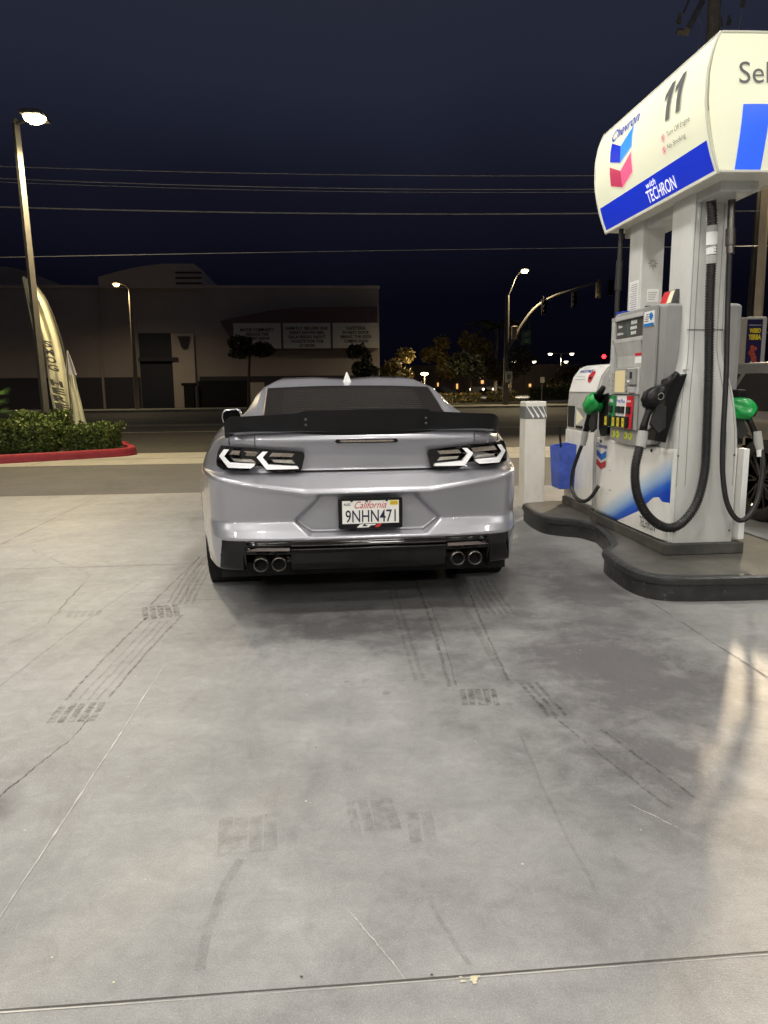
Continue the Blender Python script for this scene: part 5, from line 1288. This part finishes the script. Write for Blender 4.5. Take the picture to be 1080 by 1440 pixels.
lightobj(lpn, (-5.16, 15.25, 6.10), POLE_W, WARM, .10, 165)
def banner(label, pts_edge_l, pts_edge_r, top, Yp, mats, mast, texty=None):
    root = thing('feather_banner', label, 'banner', (pts_edge_r[-1][0], Yp, .1), 'feather banners by the lamp pole')
    n = len(pts_edge_l); b_ = B(); m_ = 16; vs = []
    for i in range(n):
        for k in range(m_+1):
            q = k/m_; x = lerp(pts_edge_l[i][0], pts_edge_r[i][0], q); z = lerp(pts_edge_l[i][1], pts_edge_r[i][1], q)
            w_ = abs(pts_edge_r[i][0]-pts_edge_l[i][0]); fold = .045*math.sin(q*15+i*.5)*min(1, w_*3)+.02*math.sin(q*31+i*.9)*min(1, w_*3)
            vs.append((x, Yp+fold, z))
    for i in range(n-1):
        for k in range(m_): b_.add([], [])
    b_.add(vs, [(i*(m_+1)+k, i*(m_+1)+k+1, (i+1)*(m_+1)+k+1, (i+1)*(m_+1)+k) for i in range(n-1) for k in range(m_)])
    fl = b_.build('fabric', mats, root, smooth='all', recalc=True)
    b_ = B(); b_.tube([Vector(p) for p in mast], [.014]*len(mast), 6); b_.build('mast', 'pole_metal', root, smooth=True)
    return root, fl
# coordinates at Y=16.3 : derived from the size of the banners beside the pole
def at16(px, py): # picture position to metres on the banner's own plane (used once, to size the cloth)
    d = f+r2*((px-540)/1040)+u2*((720-py)/1040); t_ = 16.3/d.y; v = Vector((0, 0, 1.25))+d*t_; return (v.x, v.z)
EL = [at16(*p) for p in ((32, 390), (37, 412), (45, 440), (54, 466), (62, 492), (66, 515), (69, 540), (72, 558), (75, 574), (90, 586), (97, 592))]
ER = [at16(*p) for p in ((33, 388), (48, 400), (62, 418), (72, 440), (80, 462), (87, 485), (92, 510), (96, 535), (99, 560), (103, 585), (105, 600))]
bn1, fl1 = banner('tall cream feather banner leaning behind the lamp pole', EL, ER, None, 16.3, 'flag_cream', [(ER[-1][0]+.02, 16.32, .1)]+[(x+.01, 16.32, z) for x, z in ER[::-1]])
b_ = B(); b_.tube([(EL[0][0], 16.3, EL[0][1]), (at16(62, 536)[0], 16.3, at16(62, 536)[1])], .012, 5); b_.build('free_edge', 'flag_cream', bn1)
b_ = B()
for i, ch in enumerate('SMOG HERE'):
    if ch == ' ': continue
    t_ = i/8; x = lerp(at16(69, 484)[0], at16(90, 572)[0], t_); z = lerp(at16(69, 484)[1], at16(90, 572)[1], t_); s_ = lerp(.09, .14, t_)
    put_text(b_, ch, lambda a, c, x=x, z=z: Vector((x+a+c*-.2, 16.20, z+c-a*.25)), -s_, s_, -.065, .065, bold=.04)
b_.build('banner_lettering', 'flag_ink', bn1)
EL2 = [at16(*p) for p in ((101, 494), (100, 510), (100, 528), (103, 530), (104, 548), (108, 570), (110, 598))]
ER2 = [at16(*p) for p in ((103, 494), (109, 506), (115, 526), (112, 528), (116, 548), (122, 570), (129, 597))]
bn2, fl2 = banner('short cream banner furled on its mast beside the tall one', EL2[2:], ER2[2:], None, 16.0, 'flag_cream', [(EL2[-1][0], 16.0, .1), (EL2[3][0]-.02, 16.0, EL2[3][1]), (EL2[0][0]+.01, 16.0, EL2[0][1])])
b_ = B(); b_.sheet(lambda a, c: (lerp(pl(c*2, [(0, EL2[2][0]), (1, EL2[1][0]), (2, EL2[0][0])]), pl(c*2, [(0, ER2[2][0]), (1, ER2[1][0]), (2, ER2[0][0])]), a), 15.98+.03*math.sin(a*12), pl(c*2, [(0, EL2[2][1]), (1, EL2[1][1]), (2, EL2[0][1])])), 12, 8); b_.build('top_wrap', 'flag_white', bn2, smooth='all')

# ================================================================ THEATRE ACROSS THE ROAD
BY = 55.0
th_ = thing('theatre', 'long unlit theatre building with curved parapets across the road', 'building', (-9, BY, 0))
def bxp(name, x0, x1, y0, y1, z0, z1, m_, par=th_, bevel=0):
    b_ = B(); b_.box(x0, x1, y0, y1, z0, z1); return b_.build(name, m_, par, bevel=bevel)
wall = bxp('wall', -60, 4.4, BY, BY+30, 0, 8.35, 'stucco')
b_ = B(); pr = [(-15.1, 8.3)]+[(-15.1+5.2*k/8, 9.05+.9*math.sin(math.pi/2*k/8)) for k in range(9)]+[(-8.6, 9.95), (-8.1, 9.6), (-8.1, 8.3)]
b_.prism(pr, BY-.35, BY+10, lambda a, c, d: (a, d, c)); pp = b_.build('parapet', 'stucco_light', th_, recalc=True)
b_ = B(); pr = [(-34, 8.3)]+[(-34+8*k/8, 8.4+1.5*math.sin(math.pi/2*k/8)) for k in range(9)]+[(-21.7+4.1*k/6, 9.9-1.5*(k/6)**1.4) for k in range(7)]+[(-17.6, 8.3)]
b_.prism(pr, BY+1.0, BY+10, lambda a, c, d: (a, d, c)); b_.build('parapet', 'stucco', th_, recalc=True)
for k in range(3): bxp('slat', -9.85, -8.05, BY-.42, BY-.34, 8.55+.36*k, 8.68+.36*k, 'stucco_dark', pp)
bxp('wainscot', -60, -12.75, BY-.06, BY-.003, .0, 2.2, 'stucco_dark'); bxp('wainscot', -8.6, 4.4, BY-.06, BY-.003, .0, 2.2, 'stucco_dark')
b_ = B(); b_.prism([(-33, 3.0), (-33, 2.2), (-12.8, 2.2), (-12.8, 6.2), (-18, 4.9), (-26, 3.8)], BY-.05, BY-.004, lambda a, c, d: (a, d, c)); b_.build('relief_band', 'stucco_mid', th_, recalc=True)
b_ = B(); b_.prism([(-8.8, 2.2), (4.3, 2.2), (4.3, 5.0), (-8.8, 5.1)], BY-.05, BY-.004, lambda a, c, d: (a, d, c)); b_.build('relief_band', 'stucco_mid', th_, recalc=True)
bxp('coping', -60, 4.45, BY-.12, BY+.3, 8.35, 8.52, 'stucco_light')
for x in (-30, -24, -18.4, -8.2, -3.6, 1.0): bxp('wall_joint', x, x+.06, BY-.03, BY-.002, 5.2, 8.34, 'stucco_mid')
bxp('downpipe', -15.4, -15.25, BY-.2, BY-.06, 0, 8.3, 'stucco_mid')
dr = bxp('door', -12.7, -10.45, BY-.12, BY-.01, 0, 5.25, 'door_blue'); bxp('door_rail', -12.7, -10.0, BY-.5, BY-.12, 3.3, 3.55, 'stucco_dark', dr)
bxp('pilaster', -10.4, -8.85, BY-.30, BY-.002, 0, 5.2, 'stucco_light')
b_ = B(); b_.prism([(-9.9, 5.0), (-9.1, 5.0), (-9.35, 4.2), (-9.65, 4.2)], BY-.6, BY-.31, lambda a, c, d: (a, d, c)); b_.build('wall_lamp', 'stucco_dark', th_, recalc=True)
b_ = B(); pr = [(-6.85, 5.95)]+[(-6.85+6.6*k/10, 6.0+.95*math.sin(math.pi/2*k/10)) for k in range(11)]+[(4.2, 7.0), (4.2, 4.0), (-6.0, 4.0), (-6.2, 4.8)]
b_.prism(pr, BY-.9, BY-.003, lambda a, c, d: (a, d, c)); mq = b_.build('marquee', 'maroon', th_, recalc=True)
lines = [['MAYOR COMMUNITY', 'REDUCE THE', 'TALENT SHOW'], ['HAM FLY SELLERS ENS', 'GREAT SHOWS REEL', 'GALA FRIDAY NIGHT', 'TICKETS FOR THE', 'AT NOON'], ['CAFETERIA', 'IN NEXT DOOR', 'BRING THE KIDS', 'COMING SOON']]
for k, (x0, x1) in enumerate(((-5.95, -2.65), (-2.50, .85), (1.0, 4.30))):
    sb_ = bxp('letter_board', x0, x1, BY-1.0, BY-.901, 4.1, 5.85, 'board_white', mq)
    b_ = B(); n = len(lines[k])
    for i, s_ in enumerate(lines[k]):
        z1_ = 5.60-.30*i-(0.1 if n < 4 else 0); hw = min(1.5, len(s_)*.078)
        put_text(b_, s_, lambda a, c: Vector((a, BY-1.008, c)), (x0+x1)/2-hw, (x0+x1)/2+hw, z1_-.22, z1_, bold=.03)
    b_.build('board_lettering', 'board_ink', sb_)
bxp('service_gate', -8.7, -5.2, BY-.10, BY-.062, 0, 1.9, 'matt_black'); bxp('side_door', -5.1, -4.0, BY-.10, BY-.062, 0, 1.75, 'stucco_light')
b_ = B(); b_.box(-9.6, -8.9, BY-.95, BY-.35, .0, 1.55); b_.box(-9.75, -8.8, BY-1.0, BY-.3, 1.55, 1.75); tb_ = b_.build('rubbish_bin', 'matt_black', None, bevel=.03); tag(tb_, 'black bin standing against the pale pilaster of the theatre', 'bin')

def tree(name, label, x, y, h, rx, rz, n, leaf='leaf_tree', grp=None, sz=.16, z0=0, lean=0, trunk=.12, clumps=9):
    root = thing(name, label, 'tree', (x, y, z0), grp); b_ = B()
    cz_ = z0+h-rz
    tk = B(); top = (x+lean, y, z0+h-rz*1.1)
    tk.tube([(x, y, z0), (x+lean*.3, y, z0+(h-rz)*.5), top], [trunk, trunk*.75, trunk*.5], 7)
    cl = []
    for k in range(clumps):
        a = random.uniform(0, 6.28); rr_ = random.uniform(.25, .8); px_, py_, pz_ = x+lean+rx*rr_*math.cos(a), y+rx*rr_*math.sin(a), cz_+rz*random.uniform(-.6, .75)
        cl.append((px_, py_, pz_)); tk.tube([top, ((top[0]+px_)/2, (top[1]+py_)/2, (top[2]+pz_)/2+.1), (px_, py_, pz_)], [trunk*.4, trunk*.25, trunk*.1], 5)
    for c in cl: b_.leaves(c, rx*random.uniform(.3, .5), rx*.4, rz*random.uniform(.28, .45), n//clumps, sz)
    b_.build('crown', leaf, root); tk.build('trunk', 'bark', root)
    return root
tree('small_tree', 'umbrella shaped tree before the left letter board', -4.75, 50.5, 4.4, 1.9, .8, 2600, 'leaf_dark', None, .17, .12, .2, .13)
tree('small_tree', 'dark round tree by the right corner of the theatre', 2.9, 51, 4.0, 1.2, 1.5, 2200, 'leaf_dark', None, .17, .12, 0, .1)
# street lamp across the road at left
def streetlamp(label, x, y, h, arm, lens, watts, grp=None, bright=1, polem='pole_tan', w=.10, col=WARM):
    root = thing('street_lamp', label, 'street lamp', (x, y, .12), grp)
    b_ = B(); b_.tube([(x, y, .12), (x, y, h)], [w*1.4, w*.85], 10); b_.build('pole', polem, root, smooth=True)
    b_ = B(); b_.tube(hose([(x, y, h-.1), (x+arm*.35, y, h+.75*abs(arm)*.5), (x+arm, y, h+1.0*abs(arm)*.6)], 6), w*.45, 8); b_.build('arm', polem, root, smooth=True)
    zz = h+1.0*abs(arm)*.6; s_ = 1 if arm > 0 else -1
    b_ = B(); b_.box(min(x+arm-.1*s_, x+arm+.5*s_), max(x+arm-.1*s_, x+arm+.5*s_), y-.14, y+.14, zz-.04, zz+.08); hd = b_.build('lamp_head', polem, root, bevel=.03)
    b_ = B(); b_.lathe([(0, -.16), (.10, -.14), (.17, -.06), (.19, 0)], (x+arm+.22*s_, y, zz-.04), 'z', 14); b_.build('lens', lens, hd, smooth=True)
    if watts: lightobj(root, (x+arm+.22*s_, y, zz-.28), watts, col, .15, 165)
    return root
streetlamp('amber street lamp before the theatre wall', -11.2, 47.0, 7.25, -.55, 'lens_amber', 560, None, w=.11)
streetlamp('unseen street lamp added past the left edge to light the theatre', -31, 47.0, 7.5, -.9, 'lens_amber', 800, 'unseen street lamps added beyond the frame', w=.11)  # out of view, added to brighten the theatre wall

# ================================================================ SIGNAL POLE etc
sgp = thing('traffic_signal_pole', 'tall signal pole with a lit lamp and a curved arm of signals', 'signal pole', (12.0, 47.9, .12))
X0, Y0 = 12.05, 47.9
b_ = B(); b_.tube([(X0, Y0, .12), (X0, Y0, 7.0)], [.20, .13], 10); b_.build('pole', 'pole_metal', sgp, smooth=True)
b_ = B(); b_.tube(hose([(X0, Y0, 6.9), (X0+.3, Y0, 7.6), (X0+.55, Y0, 8.2), (X0+.95, Y0, 8.55)], 6), .05, 8); b_.build('lamp_arm', 'pole_metal', sgp, smooth=True)
b_ = B(); b_.box(X0+.8, X0+1.4, Y0-.15, Y0+.15, 8.52, 8.64); hd = b_.build('lamp_head', 'pole_metal', sgp, bevel=.03)
b_ = B(); b_.lathe([(0, -.18), (.13, -.16), (.20, -.08), (.22, 0)], (X0+1.08, Y0-.02, 8.54), 'z', 14); b_.build('lens', 'lens_warm', hd, smooth=True)
lightobj(sgp, (X0+1.08, Y0, 8.25), 2600, WARM, .15, 165)
arm = hose([(X0, Y0, 3.7), (X0+.55, Y0, 4.4), (X0+1.0, Y0, 5.2), (X0+1.8, Y0, 6.2), (X0+2.9, Y0, 6.9), (X0+4.4, Y0, 7.4), (X0+6.4, Y0, 8.0)], 6)
b_ = B(); b_.tube(arm, [lerp(.13, .06, i/(len(arm)-1)) for i in range(len(arm))], 8); b_.build('mast_arm', 'pole_metal', sgp, smooth=True)
for i, (x, z, fr_) in enumerate(((X0+.95, 5.0, 0), (X0+2.35, 6.3, 1), (X0+4.3, 6.75, 1), (X0+5.9, 7.35, 0), (X0+6.7, 7.5, 1))):
    if i == 0:
        b_ = B(); b_.box(x-.30+.35, x+.30+.35, Y0-.06, Y0+.02, 3.95, 4.85, 0); put_text(b_, 'ONLY', lambda a, c: Vector((a, Y0-.068, c)), x+.13, x+.55, 4.05, 4.3, 1); put_text(b_, 'LEFT', lambda a, c: Vector((a, Y0-.068, c)), x+.13, x+.55, 4.45, 4.7, 1)
        b_.tube([(x+.2, Y0, 4.85), (x+.2, Y0, 5.5)], .02, 5); b_.tube([(x+.5, Y0, 4.85), (x+.5, Y0, 5.8)], .02, 5); b_.build('hanging_sign', ['sign_green', 'metal_sign'], sgp); continue
    b_ = B(); b_.box(x-.16, x+.16, Y0-.25, Y0+.0, z-.50, z+.45)
    for k in range(3): b_.lathe([(.10, -.10), (.11, 0)], (x, Y0-.26, z-.32+k*.30), 'y', 12)
    b_.tube([(x, Y0-.1, z+.45), (x, Y0, z+.65)], .03, 5)
    b_.build('signal_head', 'satin_black' if i != 3 else 'pole_tan', sgp, bevel=.02)
b_ = B(); b_.box(X0-.1, X0+.35, Y0-.25, Y0-.15, 1.55, 2.25, 0); b_.box(X0+.02, X0+.22, Y0-.256, Y0-.25, 1.75, 2.05, 1); b_.build('crossing_sign', ['metal_sign', 'grey_ink'], sgp)
b_ = B(); b_.box(X0+.30, X0+.62, Y0-.20, Y0+.1, 4.3, 5.1); b_.build('control_box', 'pole_tan', sgp, bevel=.03)
# red signals
def redsig(label, x, y, z, zp, name='traffic_light', emat='lens_red', rad=.15):
    root = thing(name, label, 'traffic light', (x, y, 0), 'red traffic lights in the distance')
    b_ = B(); b_.tube([(x, y+.2, 0), (x, y+.2, zp)], .07, 8); b_.build('pole', 'pole_metal', root)
    b_ = B(); b_.box(x-.22, x+.22, y-.1, y+.15, z-.95, z+.28); h_ = b_.build('signal_head', 'satin_black', root, bevel=.02)
    b_ = B(); b_.lathe([(0, -.05), (rad, -.03), (rad, 0)], (x, y-.105, z), 'y', 14); b_.build('lens', emat, h_, smooth=True)
    return root
redsig('red traffic light left of the far lot lamps', 28.2, 73, 4.15, 4.6, rad=.21)
redsig('red traffic light on the right beside the drink advert column', 28.9, 48, 5.0, 5.6, rad=.16)
b_ = B(); b_.tube([(26.5, 48.2, 4.65), (42, 48.2, 4.75)], .05, 6); o = b_.build('signal_arm', 'lightgrey', None); tag(o, 'thin pale signal arm beside the red light at right', 'signal arm')
# small signs on posts
for x, y, z, w_, h_, lb in ((26.2, 66, 1.85, .7, 1.1, 'pale rectangular road sign under the red light'), (18.1, 60, 1.5, .35, .45, 'small pale sign post in front of the hedges')):
    root = thing('road_sign', lb, 'sign', (x, y, 0)); b_ = B(); b_.tube([(x, y, 0), (x, y, z)], .05, 6); b_.build('post', 'pole_metal', root); b_ = B(); b_.box(x-w_/2, x+w_/2, y-.07, y-.04, z-h_/2+.3, z+h_/2+.3); b_.build('sign_plate', 'metal_sign', root)
# trees and hedges across the road to the right
TT = [(5.9, 57, 4.2, 1.9, 1.5, 'low bushy tree next to the theatre corner'), (10.6, 66, 5.6, 1.9, 1.9, 'round olive tree left of the signal pole, first of the pair'), (13.2, 66, 6.0, 2.0, 2.0, 'round olive tree left of the signal pole, taller of the pair'),
      (19.5, 78, 6.2, 3.4, 2.4, 'broad spreading tree just right of the coupe roof'), (12.3, 60, 4.3, 1.6, 1.4, 'dark tree standing before the olive pair'), (28.5, 84, 3.6, 2.6, 1.2, 'low brownish tree beyond the road signs'), (50.5, 92, 7.6, 4.6, 2.8, 'dark tree behind the curved-top cabinet')]
for i, (x, y, h, rx, rz, lb) in enumerate(TT): tree('street_tree', lb, x, y, h, rx, rz, 2300, 'leaf_dark' if i in (4, 6) else 'leaf_tree', 'trees beyond the road', .2, 0, random.uniform(-.3, .3), .13)
# palm silhouette
pt = thing('palm_tree', 'faint palm tree behind the round trees', 'palm tree', (22.5, 95, 0)); b_ = B(); b_.tube([(22.5, 95, 0), (22.6, 95, 9.0)], [.25, .18], 7); b_.build('trunk', 'bark', pt); b_ = B()
for k in range(22):
    a = k*.6; L = random.uniform(3.0, 4.2); up_ = random.uniform(-.2, 1.2)
    pts = [Vector((22.6+math.cos(a)*L*q, 95+math.sin(a)*L*q*.6, 9+up_*q*2.2-1.9*q*q)) for q in (0, .25, .5, .75, 1)]
    for p, q in zip(pts, pts[1:]): b_.add([p, p+Vector((0, 0, -.35)), q+Vector((0, 0, -.30)), q], [(0, 1, 2, 3)])
b_.build('crown', 'leaf_dark', pt)
for i, (x0, x1, y, h, lb) in enumerate(((14.0, 16.5, 62, .9, 'small low shrub left of the signal pole'), (9.5, 13.0, 60, .8, 'low dark shrub row right of the coupe roof'), (20.5, 33, 72, 1.25, 'long clipped lit hedge under the red light'), (24.8, 48.0, 76, 1.5, 'long far hedge reaching behind the cabinet'))):
    root = thing('roadside_hedge', lb, 'hedge', ((x0+x1)/2, y, 0), 'low hedges beyond the road'); b_ = B()
    b_.leaves(((x0+x1)/2, y, h/2), (x1-x0)/2, .9, h/2, int((x1-x0)*190), .13, shell=.75, boxy=True); b_.build('foliage', 'leaf_hedge' if i > 1 else 'leaf_tree', root); b_ = B(); b_.box(x0+.2, x1-.2, y-.6, y+.6, 0, h-.2); b_.build('dark_core', 'leaf_dark', root)  # dark core box fills each hedge behind its leaves
# far shop + warm glow, far lot lamps
shp = thing('far_shop', 'low far building behind the trees with small warm lit windows', 'building', (18, 125, 0))
b_ = B(); b_.box(-2, 44, 125, 140, 0, 5.0); b_.build('wall', 'far_stucco', shp)
for k in range(9):
    x = 8+k*3.9+random.uniform(-.8, .8); b_ = B(); b_.box(x, x+random.uniform(.2, .5), 124.9, 125, 1.0+random.uniform(0, 1.0), 1.6+random.uniform(0, .9)); b_.build('window', 'shop_glow', shp)
FL = [(711-12, 514, 90, 1, 'single far lamp right of the signal pole'), (728, 507, 130, 0, 0), (789, 497, 100, 2, 'twin headed far lamp above the road sign'), (737, 508, 120, 2, 'twin headed far lamp right of the signal pole'), (725, 516, 170, 2, 'small twin far lamp lowest in the group'), (796, 508, 160, 1, 'single far lamp right of the twin heads'), (787, 517, 210, 1, 'tiny far lamp below the twin heads')]
def atY(px, py, Y):
    d = f+r2*((px-540)/1040)+u2*((720-py)/1040); t_ = Y/d.y; return Vector((0, 0, 1.25))+d*t_
for px, py, Y, kd, lb in FL:
    if not kd: continue
    if lb.startswith('single far lamp right of the signal'): px = 719
    p = atY(px, py, Y); s_ = Y/100
    root = thing('far_lamp', lb, 'lamp post', (p.x, Y, 0), 'lamps of the far parking lot')
    b_ = B(); b_.tube([(p.x, Y, 0), (p.x, Y, p.z)], .07*s_, 6); b_.build('pole', 'pole_metal', root)
    for k in ((-1, 1) if kd == 2 else (0,)):
        b_ = B(); cx_ = p.x+k*1.5*min(s_, 1.1); b_.box(min(cx_, p.x), max(cx_, p.x)+.01, Y-.05, Y+.05, p.z-.05, p.z+.05); b_.box(cx_-.3, cx_+.3, Y-.2, Y+.2, p.z, p.z+.12); h_ = b_.build('lamp_head', 'pole_metal', root)
        b_ = B(); b_.lathe([(0, -.28*s_), (.20*s_, -.22*s_), (.30*s_, -.06), (.30*s_, 0)], (cx_, Y, p.z), 'z', 10); b_.build('lens', 'lens_far', h_, smooth=True)
    if Y < 105: lightobj(root, (p.x, Y, p.z-.6), 5000, (1, .85, .6), .3, 170)
root = thing('far_lamp', 'warm low lamp just above the right end of the coupe roof', 'lamp post', (atY(597, 527, 57).x, 57, 0), 'lamps of the far parking lot')
p = atY(597, 526, 57); b_ = B(); b_.tube([(p.x, 57, 0), (p.x, 57, p.z)], .05, 6); b_.build('pole', 'pole_metal', root)
b_ = B(); b_.lathe([(0, -.10), (.22, -.07), (.30, 0), (.24, .10), (0, .12)], (p.x, 57, p.z), 'z', 12); b_.build('lens', 'lens_amber', root, smooth=True)
lightobj(root, (p.x, 56.6, p.z), 350, (1, .75, .42), .2)
# distant car lights: small lit shop-front dots are things of their own (parked cars far off)
for i, px in enumerate((606, 621, 672, 690, 704)):
    Y = 118; p = atY(px, 553, Y); root = thing('far_car', 'far parked car with a lit lamp, %s in the dark lot' % ['leftmost', 'second from left', 'middle', 'second from right', 'rightmost'][i], 'car', (p.x, Y, 0), 'cars far off in the lot')
    b_ = B(); b_.prism([(-2.1, .35), (-2.1, .8), (-1.5, .95), (-.9, 1.4), (.7, 1.4), (1.4, .95), (2.1, .8), (2.1, .35)], -.85, .85, lambda a, c, d: (p.x+a, Y+d, c)); b_.build('body', 'bronze_paint', root, bevel=.08)
    b_ = B(); b_.lathe([(0, -.06), (.16, -.04), (.18, 0)], (p.x-1.4, Y-.9, .95), 'y', 8); b_.build('headlight', 'lens_far', root)

# ================================================================ WIRES AND UTILITY POLE
WY = 20.0
for i, (px0, py0, px1, py1, rad, sag, lb) in enumerate(((0, 234, 835, 247, .009, .12, 'uppermost overhead wire'), (0, 251, 835, 266, .010, .15, 'second overhead wire from the top'), (0, 256, 835, 270, .007, .15, 'thin overhead wire just under the second one'), (0, 291, 835, 300, .016, .12, 'thick twisted overhead cable'), (0, 362, 870, 348, .007, -.03, 'lowest overhead wire'))):
    a = atY(px0, py0, WY); c = atY(px1, py1, WY); d = c-a; pts = []
    for k in range(41):
        q = -1.2+3.6*k/40; pts.append(a+d*q-Vector((0, 0, sag*(1-(2*q-1)**2)*.6)))
    b_ = B(); b_.tube(pts, rad, 6); o = b_.build('overhead_wire', 'wire', None, smooth=True); tag(o, lb+' crossing above the road', 'wire', 'wires over the road')
up = thing('utility_pole', 'dim utility pole with slanting cross-arms above the pump sign', 'utility pole', (12.4, 24.5, 0))
b_ = B(); b_.tube([(12.6, 24.5, 0), (12.6, 24.5, 16)], [.24, .19], 10); b_.build('pole', 'wood_pole', up, smooth=True)
for (p, q, rd) in ((atY(1004, -30, 24.9), atY(966, 44, 23.2), .12), (atY(978, -20, 24.9), atY(960, 20, 23.6), .04), (atY(952, 44, 24.2), atY(968, 46, 24.2), .10)):
    b_ = B(); b_.tube([p, q], rd, 4); b_.build('cross_arm', 'wood_pole', up)
def ins(x, y, z, h=.28, rr_=.075):
    b_ = B(); b_.lathe([(0, h), (rr_*.6, h), (rr_*.7, h*.5), (rr_, h*.45), (rr_, 0), (0, 0)], (x, y, z), 'z', 10); b_.build('insulator', 'insulator', up)
for px, py in ((955, 28), (1013, 34), (1025, 30), (1045, 4)):
    p = atY(px, py, 24.4); ins(p.x, 24.4, p.z-.1)
b_ = B(); p = atY(1045, 10, 24.4); b_.tube([(p.x, 24.4, p.z), (p.x-.3, 24.4, p.z-2.0)], .012, 5); p = atY(985, 20, 24.4); b_.tube([(p.x, 24.4, p.z), (p.x, 24.4, p.z-2)], .012, 5); b_.build('drop_wire', 'wire', up)
# warm lamp pole on the right
rp = thing('light_pole', 'tan light pole seen between pump sign and drink advert column', 'lamp post', (8.45, 14, 0))
b_ = B(); b_.tube([(8.47, 14, 0), (8.40, 14, 6.3)], [.10, .085], 4); b_.build('pole', 'pole_tan', rp)
b_ = B(); b_.box(8.25, 8.75, 13.55, 13.95, 6.3, 6.4); h_ = b_.build('lamp_head', 'pole_metal', rp, bevel=.02)
b_ = B(); b_.lathe([(0, -.055), (.08, -.048), (.13, -.025), (.15, 0)], (8.5, 13.75, 6.3), 'z', 20); b_.build('lens', 'lens_warm', h_, smooth=True)
lightobj(rp, (8.5, 13.75, 6.2), POLE_W*.35, (1, .84, .58), .07, 165)

rl = thing('road_lamp', 'tall road lamp standing on the pavement to the right of the forecourt', 'street lamp', (16.2, 27, 0))
b_ = B(); b_.tube([(16.2, 27.4, 0), (16.2, 27.4, 9.0)], [.13, .08], 10); b_.tube([(16.2, 27.4, 8.9), (16.2, 26.6, 9.2)], .04, 8); b_.build('pole', 'pole_metal', rl, smooth=True)
b_ = B(); b_.box(16.0, 16.4, 26.1, 26.8, 9.15, 9.28); h_ = b_.build('lamp_head', 'pole_metal', rl, bevel=.02)
b_ = B(); b_.lathe([(0, -.1), (.10, -.09), (.16, -.04), (.18, 0)], (16.2, 26.4, 9.15), 'z', 16); b_.build('lens', 'lens_warm', h_, smooth=True)
lo = lightobj(rl, (16.2, 26.35, 9.0), ROAD_W, (1, .80, .54), .28, 62, blend=.5)
lo.rotation_euler = (Vector((3.5, 2.0, 0))-Vector((16.2, 26.35, 9.0))).to_track_quat('-Z', 'Y').to_euler()

# ================================================================ STATION CANOPY (overhead, above the frame)
cn = thing('station_canopy', 'white flat canopy over the pumps with square ceiling lights', 'canopy', (1, -3, 0))
b_ = B(); b_.box(-9, 9.5, -13, 6.6, 4.9, 5.6); b_.build('roof', 'canopy_white', cn)
b_ = B(); b_.box(-9.03, 9.53, -13.03, 6.63, 5.1, 5.45); b_.build('fascia_band', 'canopy_blue', cn)
for x, y in ((2.5, -5.0), (-8.2, -5.0)):
    b_ = B(); b_.box(x-.2, x+.2, y-.2, y+.2, 0, 4.9); b_.build('column', 'canopy_white', cn)
for x, y in CAN_POS:
    b_ = B(); b_.box(x-.27, x+.27, y-.27, y+.27, 4.86, 4.899); fx = b_.build('light_housing', 'canopy_white', cn)
    b_ = B(); b_.box(x-.22, x+.22, y-.22, y+.22, 4.852, 4.859); b_.build('lens', 'lens_white', fx)
    l = bpy.data.lights.new('canopy_light', 'AREA'); l.energy = CAN_W*CAN_ROWS[y]; l.color = CAN_COL; l.shape = 'SQUARE'; l.size = .42
    o = bpy.data.objects.new('canopy_light', l); C.objects.link(o); o.parent = fx; o.location = Vector((x, y, 4.845))-wloc(fx)
S.cycles.use_denoising = True
S.cycles.max_bounces = 8; S.cycles.sample_clamp_indirect = 4
